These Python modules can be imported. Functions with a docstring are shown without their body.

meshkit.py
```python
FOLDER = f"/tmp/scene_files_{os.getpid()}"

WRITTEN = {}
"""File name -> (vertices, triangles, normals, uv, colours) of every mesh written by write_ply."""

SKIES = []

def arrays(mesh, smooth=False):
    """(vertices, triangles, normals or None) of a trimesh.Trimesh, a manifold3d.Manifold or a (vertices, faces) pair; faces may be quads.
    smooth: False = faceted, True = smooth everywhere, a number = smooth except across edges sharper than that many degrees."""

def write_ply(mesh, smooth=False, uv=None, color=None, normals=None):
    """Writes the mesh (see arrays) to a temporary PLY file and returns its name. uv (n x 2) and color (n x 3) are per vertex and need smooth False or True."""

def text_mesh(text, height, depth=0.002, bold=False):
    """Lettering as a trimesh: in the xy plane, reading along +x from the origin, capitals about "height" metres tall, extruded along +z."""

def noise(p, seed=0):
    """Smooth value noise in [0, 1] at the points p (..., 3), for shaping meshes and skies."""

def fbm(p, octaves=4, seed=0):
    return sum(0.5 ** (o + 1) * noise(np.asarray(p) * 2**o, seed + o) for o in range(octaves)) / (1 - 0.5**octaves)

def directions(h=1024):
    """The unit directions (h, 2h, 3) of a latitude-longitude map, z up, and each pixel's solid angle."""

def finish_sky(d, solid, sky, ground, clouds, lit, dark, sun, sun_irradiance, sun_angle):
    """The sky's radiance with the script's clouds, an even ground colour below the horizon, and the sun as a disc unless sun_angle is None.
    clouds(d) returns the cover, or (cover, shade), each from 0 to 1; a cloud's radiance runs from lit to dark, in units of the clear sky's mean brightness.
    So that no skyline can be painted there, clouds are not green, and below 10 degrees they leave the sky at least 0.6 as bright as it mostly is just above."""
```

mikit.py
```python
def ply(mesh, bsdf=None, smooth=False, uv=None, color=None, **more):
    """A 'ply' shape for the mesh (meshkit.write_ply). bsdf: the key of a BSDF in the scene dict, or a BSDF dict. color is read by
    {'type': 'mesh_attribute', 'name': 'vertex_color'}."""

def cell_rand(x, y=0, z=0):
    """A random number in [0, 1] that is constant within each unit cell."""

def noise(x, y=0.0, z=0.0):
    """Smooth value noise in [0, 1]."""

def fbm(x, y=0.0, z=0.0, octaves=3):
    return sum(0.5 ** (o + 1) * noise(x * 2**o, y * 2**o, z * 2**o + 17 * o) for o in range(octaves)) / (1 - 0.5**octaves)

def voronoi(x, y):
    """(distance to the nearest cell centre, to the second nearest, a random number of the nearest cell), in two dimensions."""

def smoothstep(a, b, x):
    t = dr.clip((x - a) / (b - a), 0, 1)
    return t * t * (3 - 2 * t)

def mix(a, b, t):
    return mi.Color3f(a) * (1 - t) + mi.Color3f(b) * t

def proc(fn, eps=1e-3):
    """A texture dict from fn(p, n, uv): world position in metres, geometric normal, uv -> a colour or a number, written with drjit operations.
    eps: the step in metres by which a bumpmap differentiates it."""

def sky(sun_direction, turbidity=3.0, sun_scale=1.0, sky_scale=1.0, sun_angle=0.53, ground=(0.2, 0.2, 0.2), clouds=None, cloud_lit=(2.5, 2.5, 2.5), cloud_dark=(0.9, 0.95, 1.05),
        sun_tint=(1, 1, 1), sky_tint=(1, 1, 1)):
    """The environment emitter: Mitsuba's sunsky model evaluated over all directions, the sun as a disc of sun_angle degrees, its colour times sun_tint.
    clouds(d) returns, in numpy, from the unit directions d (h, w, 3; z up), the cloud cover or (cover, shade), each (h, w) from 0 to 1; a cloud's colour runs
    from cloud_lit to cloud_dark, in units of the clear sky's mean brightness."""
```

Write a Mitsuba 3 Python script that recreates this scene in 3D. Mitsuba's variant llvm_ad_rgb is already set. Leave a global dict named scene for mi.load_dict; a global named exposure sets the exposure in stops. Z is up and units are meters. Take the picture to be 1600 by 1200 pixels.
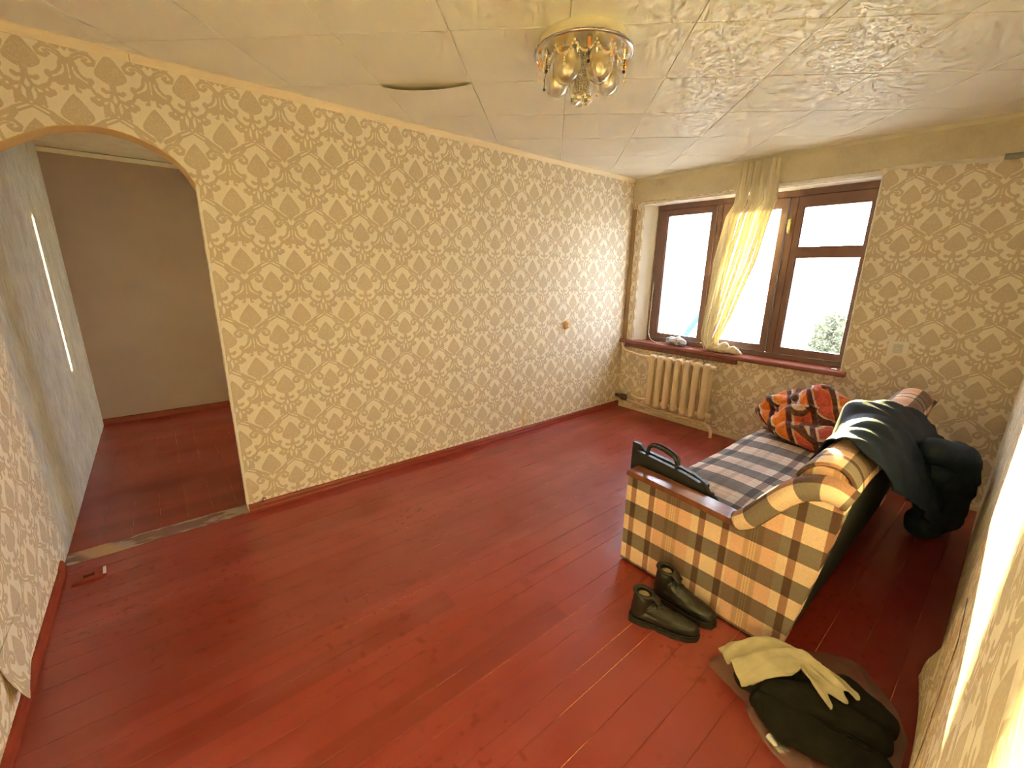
import math, random
import numpy as np
import trimesh
import drjit as dr
import mitsuba as mi
import manifold3d as m3
from manifold3d import Manifold
from shapely.geometry import Polygon, box as sbox, LineString
from shapely import affinity
import mikit
from mikit import proc, noise, fbm, cell_rand, smoothstep, mix
import meshkit

T = mi.ScalarTransform4f
scene, labels = {}, {}
# ----------------------------------------------------------------- camera, sky, exposure
FL, YAW, PITCH, ROLL = 661.46, 0.8759, -0.2593, 0.0161
CAM = np.array([0.584, -2.943, 1.535])
_f = np.array([math.cos(PITCH) * math.cos(YAW), math.cos(PITCH) * math.sin(YAW), math.sin(PITCH)])
_r = np.cross(_f, [0, 0, 1]); _r /= np.linalg.norm(_r); _u = np.cross(_r, _f)
_up = -math.sin(ROLL) * _r + math.cos(ROLL) * _u
scene['camera'] = {'type': 'perspective', 'fov': math.degrees(2 * math.atan(800 / FL)), 'fov_axis': 'x', 'near_clip': 0.02, 'far_clip': 500.0,
                   'to_world': T().look_at(origin=CAM.tolist(), target=(CAM + _f).tolist(), up=_up.tolist())}
SUN = np.array([0.917, 0.385, 0.103])


def thin_cloud(d):
    n = meshkit.fbm(d * np.array([2.0, 2.0, 6.0]) + 3.1, 3, seed=5)
    return 0.80 + 0.2 * n, 0.15 + 0.4 * n


scene['sky'] = mikit.sky(SUN, turbidity=3.0, sun_scale=5.4, sky_scale=1.0, ground=(0.45, 0.43, 0.40), clouds=thin_cloud, cloud_lit=(14.6, 16.4, 19.2), cloud_dark=(11.4, 13.0, 15.6), sun_tint=(0.58, 1.06, 2.3))
exposure = 4.6

# ----------------------------------------------------------------- room measures
L, W, H = 4.70, 3.003, 2.50           # window wall x, right wall y = -W, ceiling
YH = 2.68                            # back wall of the hall
WY0, WY1, WZ0, WZ1 = -2.08, -0.12, 0.81, 2.24   # window opening
random.seed(7)
rng = np.random.default_rng(7)


# ----------------------------------------------------------------- helpers
def tm(x):
    if isinstance(x, Manifold):
        m = x.to_mesh()
        return trimesh.Trimesh(np.array(m.vert_properties[:, :3], float), np.array(m.tri_verts), process=False)
    return x


def cat(*ms):
    return trimesh.util.concatenate([tm(m) for m in ms])


def box(x0, x1, y0, y1, z0, z1, b=0.0):
    x0, x1 = min(x0, x1), max(x0, x1); y0, y1 = min(y0, y1), max(y0, y1); z0, z1 = min(z0, z1), max(z0, z1)
    if b <= 0:
        m = trimesh.creation.box(extents=[x1 - x0, y1 - y0, z1 - z0]); m.apply_translation([(x0 + x1) / 2, (y0 + y1) / 2, (z0 + z1) / 2]); return m
    b = min(b, (x1 - x0) / 2.2, (y1 - y0) / 2.2, (z1 - z0) / 2.2)
    pts = []
    for xs in (x0, x1):
        for ys in (y0, y1):
            for zs in (z0, z1):
                sx, sy, sz = (1 if xs == x0 else -1), (1 if ys == y0 else -1), (1 if zs == z0 else -1)
                pts += [[xs + sx * b, ys + sy * b, zs], [xs + sx * b, ys, zs + sz * b], [xs, ys + sy * b, zs + sz * b]]
    return tm(Manifold.hull_points(np.array(pts)))


def mbox(x0, x1, y0, y1, z0, z1):
    return Manifold.cube([x1 - x0, y1 - y0, z1 - z0]).translate([x0, y0, z0])


def spl(pts, n):
    """Catmull-Rom through the points, n samples."""
    p = np.asarray(pts, float)
    if len(p) == 2:
        t = np.linspace(0, 1, n)[:, None]; return p[0] * (1 - t) + p[1] * t
    q = np.vstack([2 * p[0] - p[1], p, 2 * p[-1] - p[-2]])
    out = []
    for s in np.linspace(0, len(p) - 1 - 1e-9, n):
        i = int(s); t = s - i
        a, b, c, d = q[i:i + 4]
        out.append(0.5 * (2 * b + (c - a) * t + (2 * a - 5 * b + 4 * c - d) * t * t + (3 * b - a - 3 * c + d) * t ** 3))
    return np.array(out)


def tube(pts, r, n=24, sides=10, up=(0, 0, 1), squash=1.0, smooth=True):
    """Closed tube along a path; r a number or one per point. Returns (mesh, uv)."""
    p = spl(pts, n) if smooth else np.asarray(pts, float)
    n = len(p)
    r = np.interp(np.linspace(0, 1, n), np.linspace(0, 1, len(np.atleast_1d(r))), np.atleast_1d(r)) if np.ndim(r) else np.full(n, r)
    t = np.gradient(p, axis=0); t /= np.linalg.norm(t, axis=1, keepdims=True)
    a = np.cross(t, up); bad = np.linalg.norm(a, axis=1) < 1e-3
    a[bad] = np.cross(t[bad], [1, 0.1, 0.0]); a /= np.linalg.norm(a, axis=1, keepdims=True)
    b = np.cross(a, t)
    ang = np.arange(sides) * 2 * np.pi / sides
    v = p[:, None] + r[:, None, None] * (np.cos(ang)[None, :, None] * a[:, None] + squash * np.sin(ang)[None, :, None] * b[:, None])
    v = v.reshape(-1, 3); f = []
    for i in range(n - 1):
        for j in range(sides):
            q = [i * sides + j, i * sides + (j + 1) % sides, (i + 1) * sides + (j + 1) % sides, (i + 1) * sides + j]
            f += [[q[0], q[1], q[2]], [q[0], q[2], q[3]]]
    v = np.vstack([v, p[0], p[-1]])
    for j in range(sides):
        f += [[n * sides, (j + 1) % sides, j], [n * sides + 1, (n - 1) * sides + j, (n - 1) * sides + (j + 1) % sides]]
    m = trimesh.Trimesh(v, np.array(f), process=False)
    if m.volume < 0:
        m.invert()
    return m


def lathe(prof, c=(0, 0, 0), n=32):
    """Revolve (r, z) points about z."""
    m = trimesh.creation.revolve(np.asarray(prof, float), sections=n)
    if m.volume < 0:
        m.invert()
    m.apply_translation(c); return m


def sphere(c, r, sub=2, s=(1, 1, 1)):
    m = trimesh.creation.icosphere(subdivisions=sub, radius=r); m.apply_scale(s); m.apply_translation(c); return m


def extr(poly, x0, x1, axis='x'):
    """A shapely polygon extruded: axis x -> polygon in (y, z); axis y -> (x, z); axis z -> (x, y)."""
    g = trimesh.creation.extrude_polygon(poly if isinstance(poly, Polygon) else Polygon(poly), x1 - x0, engine='earcut')
    v = g.vertices.copy()
    if axis == 'x':
        g.vertices = np.stack([v[:, 2] + x0, v[:, 0], v[:, 1]], 1)
    elif axis == 'y':
        g.vertices = np.stack([v[:, 0], v[:, 2] + x0, v[:, 1]], 1); g.invert()
    else:
        g.vertices = np.stack([v[:, 0], v[:, 1], v[:, 2] + x0], 1)
    if g.volume < 0:
        g.invert()
    return g


def sheet(P, t=0.004):
    """Grid of points (nu, nv, 3) -> closed thin cloth of thickness t; returns (mesh, uv in metres)."""
    P = np.asarray(P, float); nu, nv = P.shape[:2]
    du, dv = np.gradient(P, axis=0), np.gradient(P, axis=1)
    nrm = np.cross(du, dv); nrm /= np.linalg.norm(nrm, axis=2, keepdims=True) + 1e-12
    su = np.cumsum(np.r_[0, np.linalg.norm(np.diff(P[:, nv // 2], axis=0), axis=1)])
    sv = np.cumsum(np.r_[0, np.linalg.norm(np.diff(P[nu // 2], axis=0), axis=1)])
    uv = np.stack(np.meshgrid(su, sv, indexing='ij'), -1).reshape(-1, 2)
    A, B = (P + nrm * t / 2).reshape(-1, 3), (P - nrm * t / 2).reshape(-1, 3)
    i, j = np.meshgrid(np.arange(nu - 1), np.arange(nv - 1), indexing='ij')
    q = np.stack([i * nv + j, (i + 1) * nv + j, (i + 1) * nv + j + 1, i * nv + j + 1], -1).reshape(-1, 4)
    top = np.vstack([q[:, [0, 1, 2]], q[:, [0, 2, 3]]]); N = nu * nv
    bot = top[:, ::-1] + N
    ring = np.r_[np.arange(nv), np.arange(1, nu) * nv + nv - 1, (nu - 1) * nv + np.arange(nv - 2, -1, -1), np.arange(nu - 2, 0, -1) * nv]
    nx = np.roll(ring, -1)
    side = np.vstack([np.stack([ring, nx, nx + N], 1), np.stack([ring, nx + N, ring + N], 1)])
    return trimesh.Trimesh(np.vstack([A, B]), np.vstack([top, bot, side]), process=False), np.vstack([uv, uv])


def fb(p, s=1.0, seed=0, o=3):
    return meshkit.fbm(np.asarray(p) * s + 11.3, o, seed) - 0.5


def blob(parts, edge=0.02, it=10, disp=0.0, scale=8.0, seed=0):
    """Union of hulls of spheres: parts = list of lists of (x, y, z, r); smoothed, displaced by noise."""
    M = Manifold()
    for b in parts:
        hs = Manifold.batch_hull([Manifold.sphere(s[3], 20).translate(list(s[:3])) for s in b])
        M = M + hs
    m = tm(M.refine_to_length(edge))
    m.merge_vertices()
    v0 = m.vertices.copy()
    trimesh.smoothing.filter_taubin(m, iterations=it)
    far = ~(np.linalg.norm(m.vertices - v0, axis=1) < 1.5 * edge)
    if far.any():
        vs = np.array(m.vertices); vs[far] = v0[far]; m.vertices = vs
    if disp:
        m.vertices = m.vertices + m.vertex_normals * (disp * 2 * fb(m.vertices, scale, seed))[:, None]
    return m


_count = {}


def key(name, parent=None):
    base = (parent + '__' if parent else '') + name
    k = _count.get(base, 0); _count[base] = k + 1
    return base if k == 0 else f'{base}_{k:03d}'


def add(name, mesh, mat, parent=None, smooth=False, uv=None, label=None, cat=None, group=None, kind=None, to_world=None, ply=None):
    k = key(name, parent)
    d = ply or mikit.ply(tm(mesh), mat, smooth=smooth, uv=uv)
    if ply is not None:
        d = dict(ply)
    if to_world is not None:
        d = {**d, 'to_world': to_world}
    scene[k] = d
    tag(k, label, cat, group, kind)
    return k


def tag(k, label=None, cat=None, group=None, kind=None):
    e = {n: v for n, v in (('label', label), ('category', cat), ('group', group), ('kind', kind)) if v}
    if e:
        labels.setdefault(k, {}).update(e)


def thing(name, label, cat, group=None, kind=None):
    k = key(name); tag(k, label, cat, group, kind); return k


# ----------------------------------------------------------------- materials
def bs(name, d):
    scene[name] = d; return name


def rgb(*c):
    return {'type': 'rgb', 'value': list(c)}


def prin(name, color, rough=0.6, metallic=0.0, spec=0.5, bump=None, bscale=1.0, two=False, **kw):
    d = {'type': 'principled', 'base_color': proc(color) if callable(color) else rgb(*color), 'roughness': rough, 'metallic': metallic, 'specular': spec, **kw}
    if bump:
        d = {'type': 'bumpmap', 'tex': proc(bump), 'scale': bscale, 'bsdf': d}
    return bs(name, {'type': 'twosided', 'bsdf': d} if two else d)


def seg(px, py, ax, ay, bx, by):
    dx, dy = bx - ax, by - ay
    t = dr.clip(((px - ax) * dx + (py - ay) * dy) / (dx * dx + dy * dy), 0, 1)
    return dr.sqrt(dr.square(px - ax - dx * t) + dr.square(py - ay - dy * t))


def ell(px, py, cx, cy, rx, ry):
    return dr.sqrt(dr.square((px - cx) / rx) + dr.square((py - cy) / ry))


def damask(a, z):
    """1 on the printed figures of the wallpaper, 0 on its ground; a runs along the wall, z up, in metres."""
    PW, PH = 0.2815, 0.318
    u = (a - 1.285) / PW
    u = (u - dr.floor(u + 0.5)) * 7.45
    x = dr.abs(u)                                   # 0 .. 3.725, mirror
    X = 3.725 - x                                   # distance from the other axis
    v = (z - 1.567) / PH * 7.8

    def wrap(lo):
        return v - dr.floor((v - lo) / 7.8) * 7.8

    y, y1, y2 = wrap(-5.6), wrap(-6.6), wrap(-8.4)
    m = mi.Float(0)

    def on(d, w, e=0.05):
        return 1 - smoothstep(w - e, w + e, d)

    PROF = ((1.88, 0.0), (1.4, 0.45), (0.9, 0.84), (0.4, 1.18), (0.0, 1.42), (-0.3, 1.50), (-0.6, 1.40), (-0.9, 1.02), (-1.15, 0.55), (-1.5, 0.34), (-1.9, 0.0))
    for k, cy in enumerate((0.0, -3.1)):
        q, yy = (x, y) if k == 0 else (X, y)
        d = mi.Float(0)
        for (ya, wa), (yb, wb) in zip(PROF[:-1], PROF[1:]):
            if k == 1 and yb < -1.2:
                continue
            t = (cy + ya - yy) / (ya - yb)
            d = dr.select((t >= 0) & (t < 1), wa + (wb - wa) * t, d)
        m = dr.maximum(m, smoothstep(-0.05, 0.05, d - q) * dr.select(d > 0, 1.0, 0.0))
    first = [(0.62, -1.62, 2.2, -0.62, 0.19), (2.05, -0.5, 3.725, 0.36, 0.085), (2.15, -0.95, 3.725, -0.08, 0.08), (2.05, -1.0, 1.55, -1.62, 0.10), (2.35, -1.0, 1.85, -1.6, 0.08),
             (0.22, -2.75, 0.60, -2.15, 0.12), (0.60, -2.15, 1.15, -1.80, 0.12), (1.15, -1.80, 1.95, -1.80, 0.13), (1.95, -1.80, 2.40, -2.25, 0.14), (2.40, -2.25, 2.25, -2.65, 0.15), (2.25, -2.65, 1.75, -2.72, 0.16),
             (1.75, -2.72, 1.45, -2.45, 0.15), (1.45, -2.45, 1.75, -2.25, 0.11), (0.55, -2.60, 1.05, -2.20, 0.075), (1.05, -2.20, 1.5, -2.1, 0.07),
             (0.28, -2.75, 0.50, -3.25, 0.30), (0.62, -3.2, 0.80, -3.75, 0.13), (0.80, -3.75, 1.15, -4.15, 0.12), (1.15, -4.15, 1.80, -4.45, 0.12), (1.75, -4.4, 1.78, -4.35, 0.26), (1.8, -4.5, 1.6, -4.85, 0.14),
             (0.22, -3.3, 0.22, -3.95, 0.12), (0.22, -3.95, 0.62, -4.45, 0.13), (0.62, -4.45, 1.50, -4.95, 0.18), (0.0, -4.45, 0.0, -4.65, 0.36), (0.50, -4.80, 0.95, -5.0, 0.28), (0.42, -4.95, 0.45, -5.55, 0.12), (0.45, -5.55, 0.65, -5.6, 0.12),
             (1.6, -4.85, 1.98, -5.5, 0.13), (1.98, -5.5, 2.5, -5.75, 0.14)]
    for ax, ay, bx, by, w in first:
        m = dr.maximum(m, on(seg(x, y1, ax, ay, bx, by), w * 1.15 + 0.025))
    second = [(0.0, -4.2, 0.0, -5.0, 0.24), (0.1, -5.05, 0.75, -5.12, 0.14), (0.75, -5.12, 0.95, -4.95, 0.17), (0.15, -5.2, 0.42, -5.85, 0.12), (0.42, -5.85, 1.2, -6.0, 0.14), (0.35, -5.9, 0.10, -6.35, 0.09),
              (0.0, -6.3, 0.0, -7.4, 0.14), (0.12, -6.35, 0.22, -7.3, 0.055), (0.62, -6.2, 0.80, -6.8, 0.09), (0.80, -6.8, 0.35, -7.5, 0.10), (0.90, -6.75, 0.98, -7.30, 0.27), (1.15, -6.6, 1.3, -6.35, 0.12),
              (0.0, -7.6, 0.9, -7.45, 0.16), (1.0, -7.4, 1.2, -7.7, 0.10)]
    for ax, ay, bx, by, w in second:
        m = dr.maximum(m, on(seg(X, y2, ax, ay, bx, by), w * 1.15 + 0.025))
    for cx, cy, rx, ry in ((1.5, -5.95, 0.40, 0.34), (1.95, -6.2, 0.38, 0.34), (1.20, -5.95, 0.34, 0.30), (1.62, -6.45, 0.34, 0.32)):
        m = dr.maximum(m, on(ell(X, y2, cx, cy, rx, ry), 1.0, 0.12))
    for q, yy, cx, cy, rx, ry in ((X, y2, 1.55, -6.05, 0.13, 0.13), (X, y2, 0.0, -7.52, 0.11, 0.11), (x, y1, 0.42, -3.45, 0.08, 0.24), (x, y1, 0.0, -4.3, 0.09, 0.2)):
        m = m * (1 - on(ell(q, yy, cx, cy, rx, ry), 1.0, 0.25))
    bud = dr.maximum(on(ell(x, y, 0, -0.1, 1.25, 1.4), 1.0, 0.1), on(ell(X, y, 0, -3.2, 1.25, 1.3), 1.0, 0.1))
    speck = smoothstep(0.55, 0.75, noise(a * 260, z * 260)) * bud
    return m * (1 - 0.22 * speck)


CREAM, BEIGE = (0.83, 0.765, 0.63), (0.57, 0.475, 0.335)


def wall_coord(p, n):
    return dr.select(dr.abs(n.x) > dr.abs(n.y), p.y + 0.31, p.x)


def wallpaper(p, n, uv):
    a = wall_coord(p, n)
    g = fbm(a * 3, p.z * 3, 1.7)
    fine = noise(a * 500, p.z * 120)
    c = mix(CREAM, BEIGE, damask(a, p.z) * 0.92) * (0.93 + 0.1 * g) * (0.97 + 0.06 * fine)
    # old glue stain at a seam of the arch wall, and grime near the skirting
    on_back = dr.select((dr.abs(n.y) > 0.5) & (dr.abs(p.y) < 0.05), 1.0, 0.0)
    dx = dr.abs(p.x - 3.185 + 0.03 * (fbm(p.z * 14, 3.0) - 0.5))
    st = on_back * (1 - smoothstep(0.005, 0.03 + 0.03 * dr.maximum(0.0, 0.3 - p.z), dx)) * (1 - smoothstep(0.18, 0.42, p.z + 0.1 * noise(p.x * 60, p.z * 40)))
    c = mix(c, (0.60, 0.36, 0.10), 0.75 * st)
    return c


def wallpaper_bump(p, n, uv):
    a = wall_coord(p, n)
    return 0.00025 * noise(a * 700, p.z * 160) + 0.004 * fbm(a * 2.5, p.z * 1.2, 4.0)


prin('mat_wallpaper', wallpaper, 0.62, spec=0.35, bump=wallpaper_bump)


def stucco(p, n, uv):
    a = wall_coord(p, n)
    g = fbm(a * 70, p.z * 18, 2.0, octaves=4)
    g2 = fbm(a * 9, p.z * 5, 6.0)
    return mi.Color3f(0.62, 0.66, 0.70) * (0.72 + 0.5 * g) * (0.85 + 0.3 * g2)


def stucco_bump(p, n, uv):
    a = wall_coord(p, n)
    return 0.006 * fbm(a * 75, p.z * 22, 2.0, octaves=3)


prin('mat_stucco', stucco, 0.75, spec=0.3, bump=stucco_bump)


def brownwall(p, n, uv):
    return mi.Color3f(0.43, 0.335, 0.30) * (0.92 + 0.16 * fbm(p.x * 3, p.y * 3, p.z * 3))


prin('mat_brown_wall', brownwall, 0.7, spec=0.3)


def plainpaper(p, n, uv):
    a = wall_coord(p, n)
    return mi.Color3f(0.60, 0.54, 0.39) * (0.86 + 0.28 * fbm(a * 5, p.z * 7, 3.0)) * (0.96 + 0.08 * noise(a * 90, p.z * 60))


prin('mat_plain_paper', plainpaper, 0.75, spec=0.25)


def floor_paint(p, n, uv):
    b = dr.floor(p.y / 0.125)
    w = fbm(p.x * 2.2, p.y * 3.5, 0.3, octaves=4)
    sc = smoothstep(0.64, 0.74, fbm(p.x * 5.5, p.y * 9, 5.0, octaves=4))
    c = mix((0.240, 0.026, 0.017), (0.275, 0.046, 0.040), smoothstep(0.35, 0.65, w))
    c = c * (0.9 + 0.2 * cell_rand(b, dr.floor(p.x * 0.3 + b * 0.37), 3.0))
    c = mix(c, (0.22, 0.026, 0.012), 0.5 * sc)
    dust = smoothstep(0.5, 0.8, fbm(p.x * 1.3 + 4, p.y * 1.3, 9.0, octaves=4))
    c = mix(c, (0.38, 0.15, 0.13), 0.22 * dust)
    spot = smoothstep(0.82, 0.87, noise(p.x * 42, p.y * 46, 2.0)) * smoothstep(0.60, 0.72, noise(p.x * 1.8, p.y * 2.2, 8.0))
    return mix(c, (0.17, 0.016, 0.01), 0.5 * spot)


def floor_rough(p, n, uv):
    return 0.20 + 0.22 * fbm(p.x * 4, p.y * 6, 7.0, octaves=4)


def floor_bump(p, n, uv):
    return 0.0035 * fbm(p.x * 3.0, p.y * 9.0, 1.0) + 0.0006 * noise(p.x * 40, p.y * 60)


scene['mat_floor'] = {'type': 'bumpmap', 'tex': proc(floor_bump), 'scale': 1.0, 'bsdf': {'type': 'principled', 'base_color': proc(floor_paint), 'roughness': proc(floor_rough), 'specular': 0.75}}


def sub_paint(p, n, uv):
    t = smoothstep(0.46, 0.66, fbm(p.x * 1.6, p.y * 8.0, 2.0, octaves=4))
    return mix((0.24, 0.05, 0.03), (0.66, 0.36, 0.20), t)


prin('mat_subfloor', sub_paint, 0.7)


def red_paint(p, n, uv):
    return mi.Color3f(0.25, 0.038, 0.022) * (0.8 + 0.4 * fbm(p.x * 14, p.y * 14, p.z * 20))


prin('mat_red_paint', red_paint, 0.32, spec=0.5)


def putty(p, n, uv):
    t = smoothstep(0.45, 0.6, fbm(p.x * 9, p.y * 22, 1.0, octaves=4))
    k = (1 - smoothstep(0.045, 0.10, dr.abs(p.x - 0.16 + (p.y - 0.03) * 0.6)))
    c = mix((0.24, 0.13, 0.115), (0.42, 0.34, 0.30), t)
    return mix(c, (0.50, 0.33, 0.20), k * 0.9)


prin('mat_putty', putty, 0.7)


def tile_col(p, n, uv):
    return mi.Color3f(0.80, 0.78, 0.71) * (0.93 + 0.12 * fbm(p.x * 2.2, p.y * 2.2, 3.0))


def tile_bump(p, n, uv):
    s, q = (p.x + p.y) * 0.7071, (p.x - p.y) * 0.7071
    w = fbm(s * 8, q * 8, 0.0)
    leaf = smoothstep(0.55, 0.8, noise(s * 38 + 5 * w, q * 85 - 6 * w, 4.0))
    leaf2 = smoothstep(0.55, 0.8, noise(s * 80 - 4 * w, q * 40 + 5 * w, 9.0))
    return 0.009 * leaf + 0.008 * leaf2 + 0.0015 * noise(s * 180, q * 180)


prin('mat_ceiling_tile', tile_col, 0.42, spec=0.45, bump=tile_bump)
prin('mat_white', (0.78, 0.74, 0.64), 0.5)
prin('mat_plaster', lambda p, n, uv: mi.Color3f(0.70, 0.66, 0.58) * (0.9 + 0.2 * fbm(p.x * 12, p.y * 12, p.z * 12)), 0.8, spec=0.2)


def cornice_col(p, n, uv):
    return mi.Color3f(0.83, 0.72, 0.52) * (0.92 + 0.14 * fbm(p.x * 5, p.y * 5, p.z * 30))


prin('mat_cornice', cornice_col, 0.55)


def varnish(p, n, uv):
    g = fbm(p.x * 30, p.y * 30, p.z * 4, octaves=3)
    return mix((0.13, 0.040, 0.022), (0.24, 0.085, 0.045), g)


prin('mat_varnish', varnish, 0.3, spec=0.5)
prin('mat_window_paint', lambda p, n, uv: mix((0.13, 0.070, 0.055), (0.21, 0.115, 0.09), fbm(p.x * 20, p.y * 20, p.z * 5)), 0.35, spec=0.5)
prin('mat_sill', lambda p, n, uv: mix((0.20, 0.055, 0.040), (0.27, 0.09, 0.07), fbm(p.x * 12, p.y * 6, 1.0)), 0.25, spec=0.6)
prin('mat_radiator', lambda p, n, uv: mi.Color3f(0.74, 0.60, 0.42) * (0.88 + 0.2 * fbm(p.x * 18, p.y * 18, p.z * 6)), 0.4)
scene['mat_pane'] = {'type': 'thindielectric', 'int_ior': 1.5}
scene['mat_chrome'] = {'type': 'roughconductor', 'material': 'Cr', 'alpha': 0.06, 'specular_reflectance': rgb(0.95, 0.93, 0.9)}
scene['mat_mirror'] = {'type': 'twosided', 'bsdf': {'type': 'roughconductor', 'material': 'Ag', 'alpha': 0.05, 'specular_reflectance': rgb(0.75, 0.72, 0.68)}}
scene['mat_gold'] = {'type': 'roughconductor', 'material': 'Au', 'alpha': 0.2}
scene['mat_glass'] = {'type': 'dielectric', 'int_ior': 1.5}
scene['mat_thin_glass'] = {'type': 'blendbsdf', 'weight': 0.16, 'a': {'type': 'thindielectric', 'int_ior': 1.7}, 'b': {'type': 'twosided', 'bsdf': {'type': 'roughconductor', 'material': 'Ag', 'alpha': 0.08, 'specular_reflectance': rgb(0.9, 0.88, 0.84)}}}
scene['mat_amber'] = {'type': 'principled', 'base_color': rgb(0.75, 0.34, 0.05), 'roughness': 0.1, 'specular': 0.7, 'clearcoat': 0.8}
prin('mat_pearl', (0.80, 0.68, 0.50), 0.15, clearcoat=1.0)
prin('mat_glass_pearl', (0.80, 0.76, 0.68), 0.08, metallic=0.6, clearcoat=1.0)
prin('mat_frosted', (0.82, 0.76, 0.64), 0.3, clearcoat=0.6)
prin('mat_gold_print', (0.58, 0.42, 0.17), 0.35)
prin('mat_black_plastic', (0.018, 0.019, 0.018), 0.4, spec=0.5)
prin('mat_black_dark', (0.012, 0.012, 0.011), 0.8)


def leather(p, n, uv):
    return mi.Color3f(0.019, 0.017, 0.014) * (0.6 + 0.8 * fbm(p.x * 60, p.y * 60, p.z * 60))


prin('mat_leather', leather, 0.42, spec=0.5, bump=lambda p, n, uv: 0.0035 * fbm(p.x * 70, p.y * 70, p.z * 70))
prin('mat_rubber', (0.016, 0.015, 0.013), 0.7)
prin('mat_fur', lambda p, n, uv: mix((0.22, 0.17, 0.09), (0.42, 0.34, 0.20), noise(p.x * 200, p.y * 200, p.z * 200)), 0.9)


def plaid(u, v):
    """Furniture plaid: u across the upright stripes, v across the level bands, metres."""
    a = u / 0.365
    a = (a - dr.floor(a)) * 0.365
    b = v / 0.172
    b = b - dr.floor(b)
    light, orange, brown = (0.80, 0.61, 0.47), (0.75, 0.475, 0.35), (0.32, 0.135, 0.085)
    e = 0.002

    def band(x0, x1):
        return smoothstep(x0 - e, x0 + e, a) * (1 - smoothstep(x1 - e, x1 + e, a))

    c = mix(light, orange, band(0.145, 0.33))
    c = mix(c, brown, 0.85 * band(0.0, 0.03)) 
    c = mix(c, brown, 0.85 * band(0.105, 0.135))
    c = mix(c, (0.40, 0.22, 0.12), 0.45 * band(0.20, 0.27))
    for x0 in (0.221, 0.232, 0.243):
        c = mix(c, (0.78, 0.60, 0.38), 0.7 * band(x0, x0 + 0.005))
    dark = smoothstep(0.48, 0.50, b) * (1 - smoothstep(0.985, 1.0, b))
    c = c * mix((1, 1, 1), (0.29, 0.305, 0.32), dark)
    weave = 0.86 + 0.28 * noise(u * 600, v * 600)
    return c * weave


def plaid_uv(p, n, uv):
    return plaid(uv.x, uv.y) * (0.9 + 0.2 * fbm(p.x * 6, p.y * 6, p.z * 6))


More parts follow.
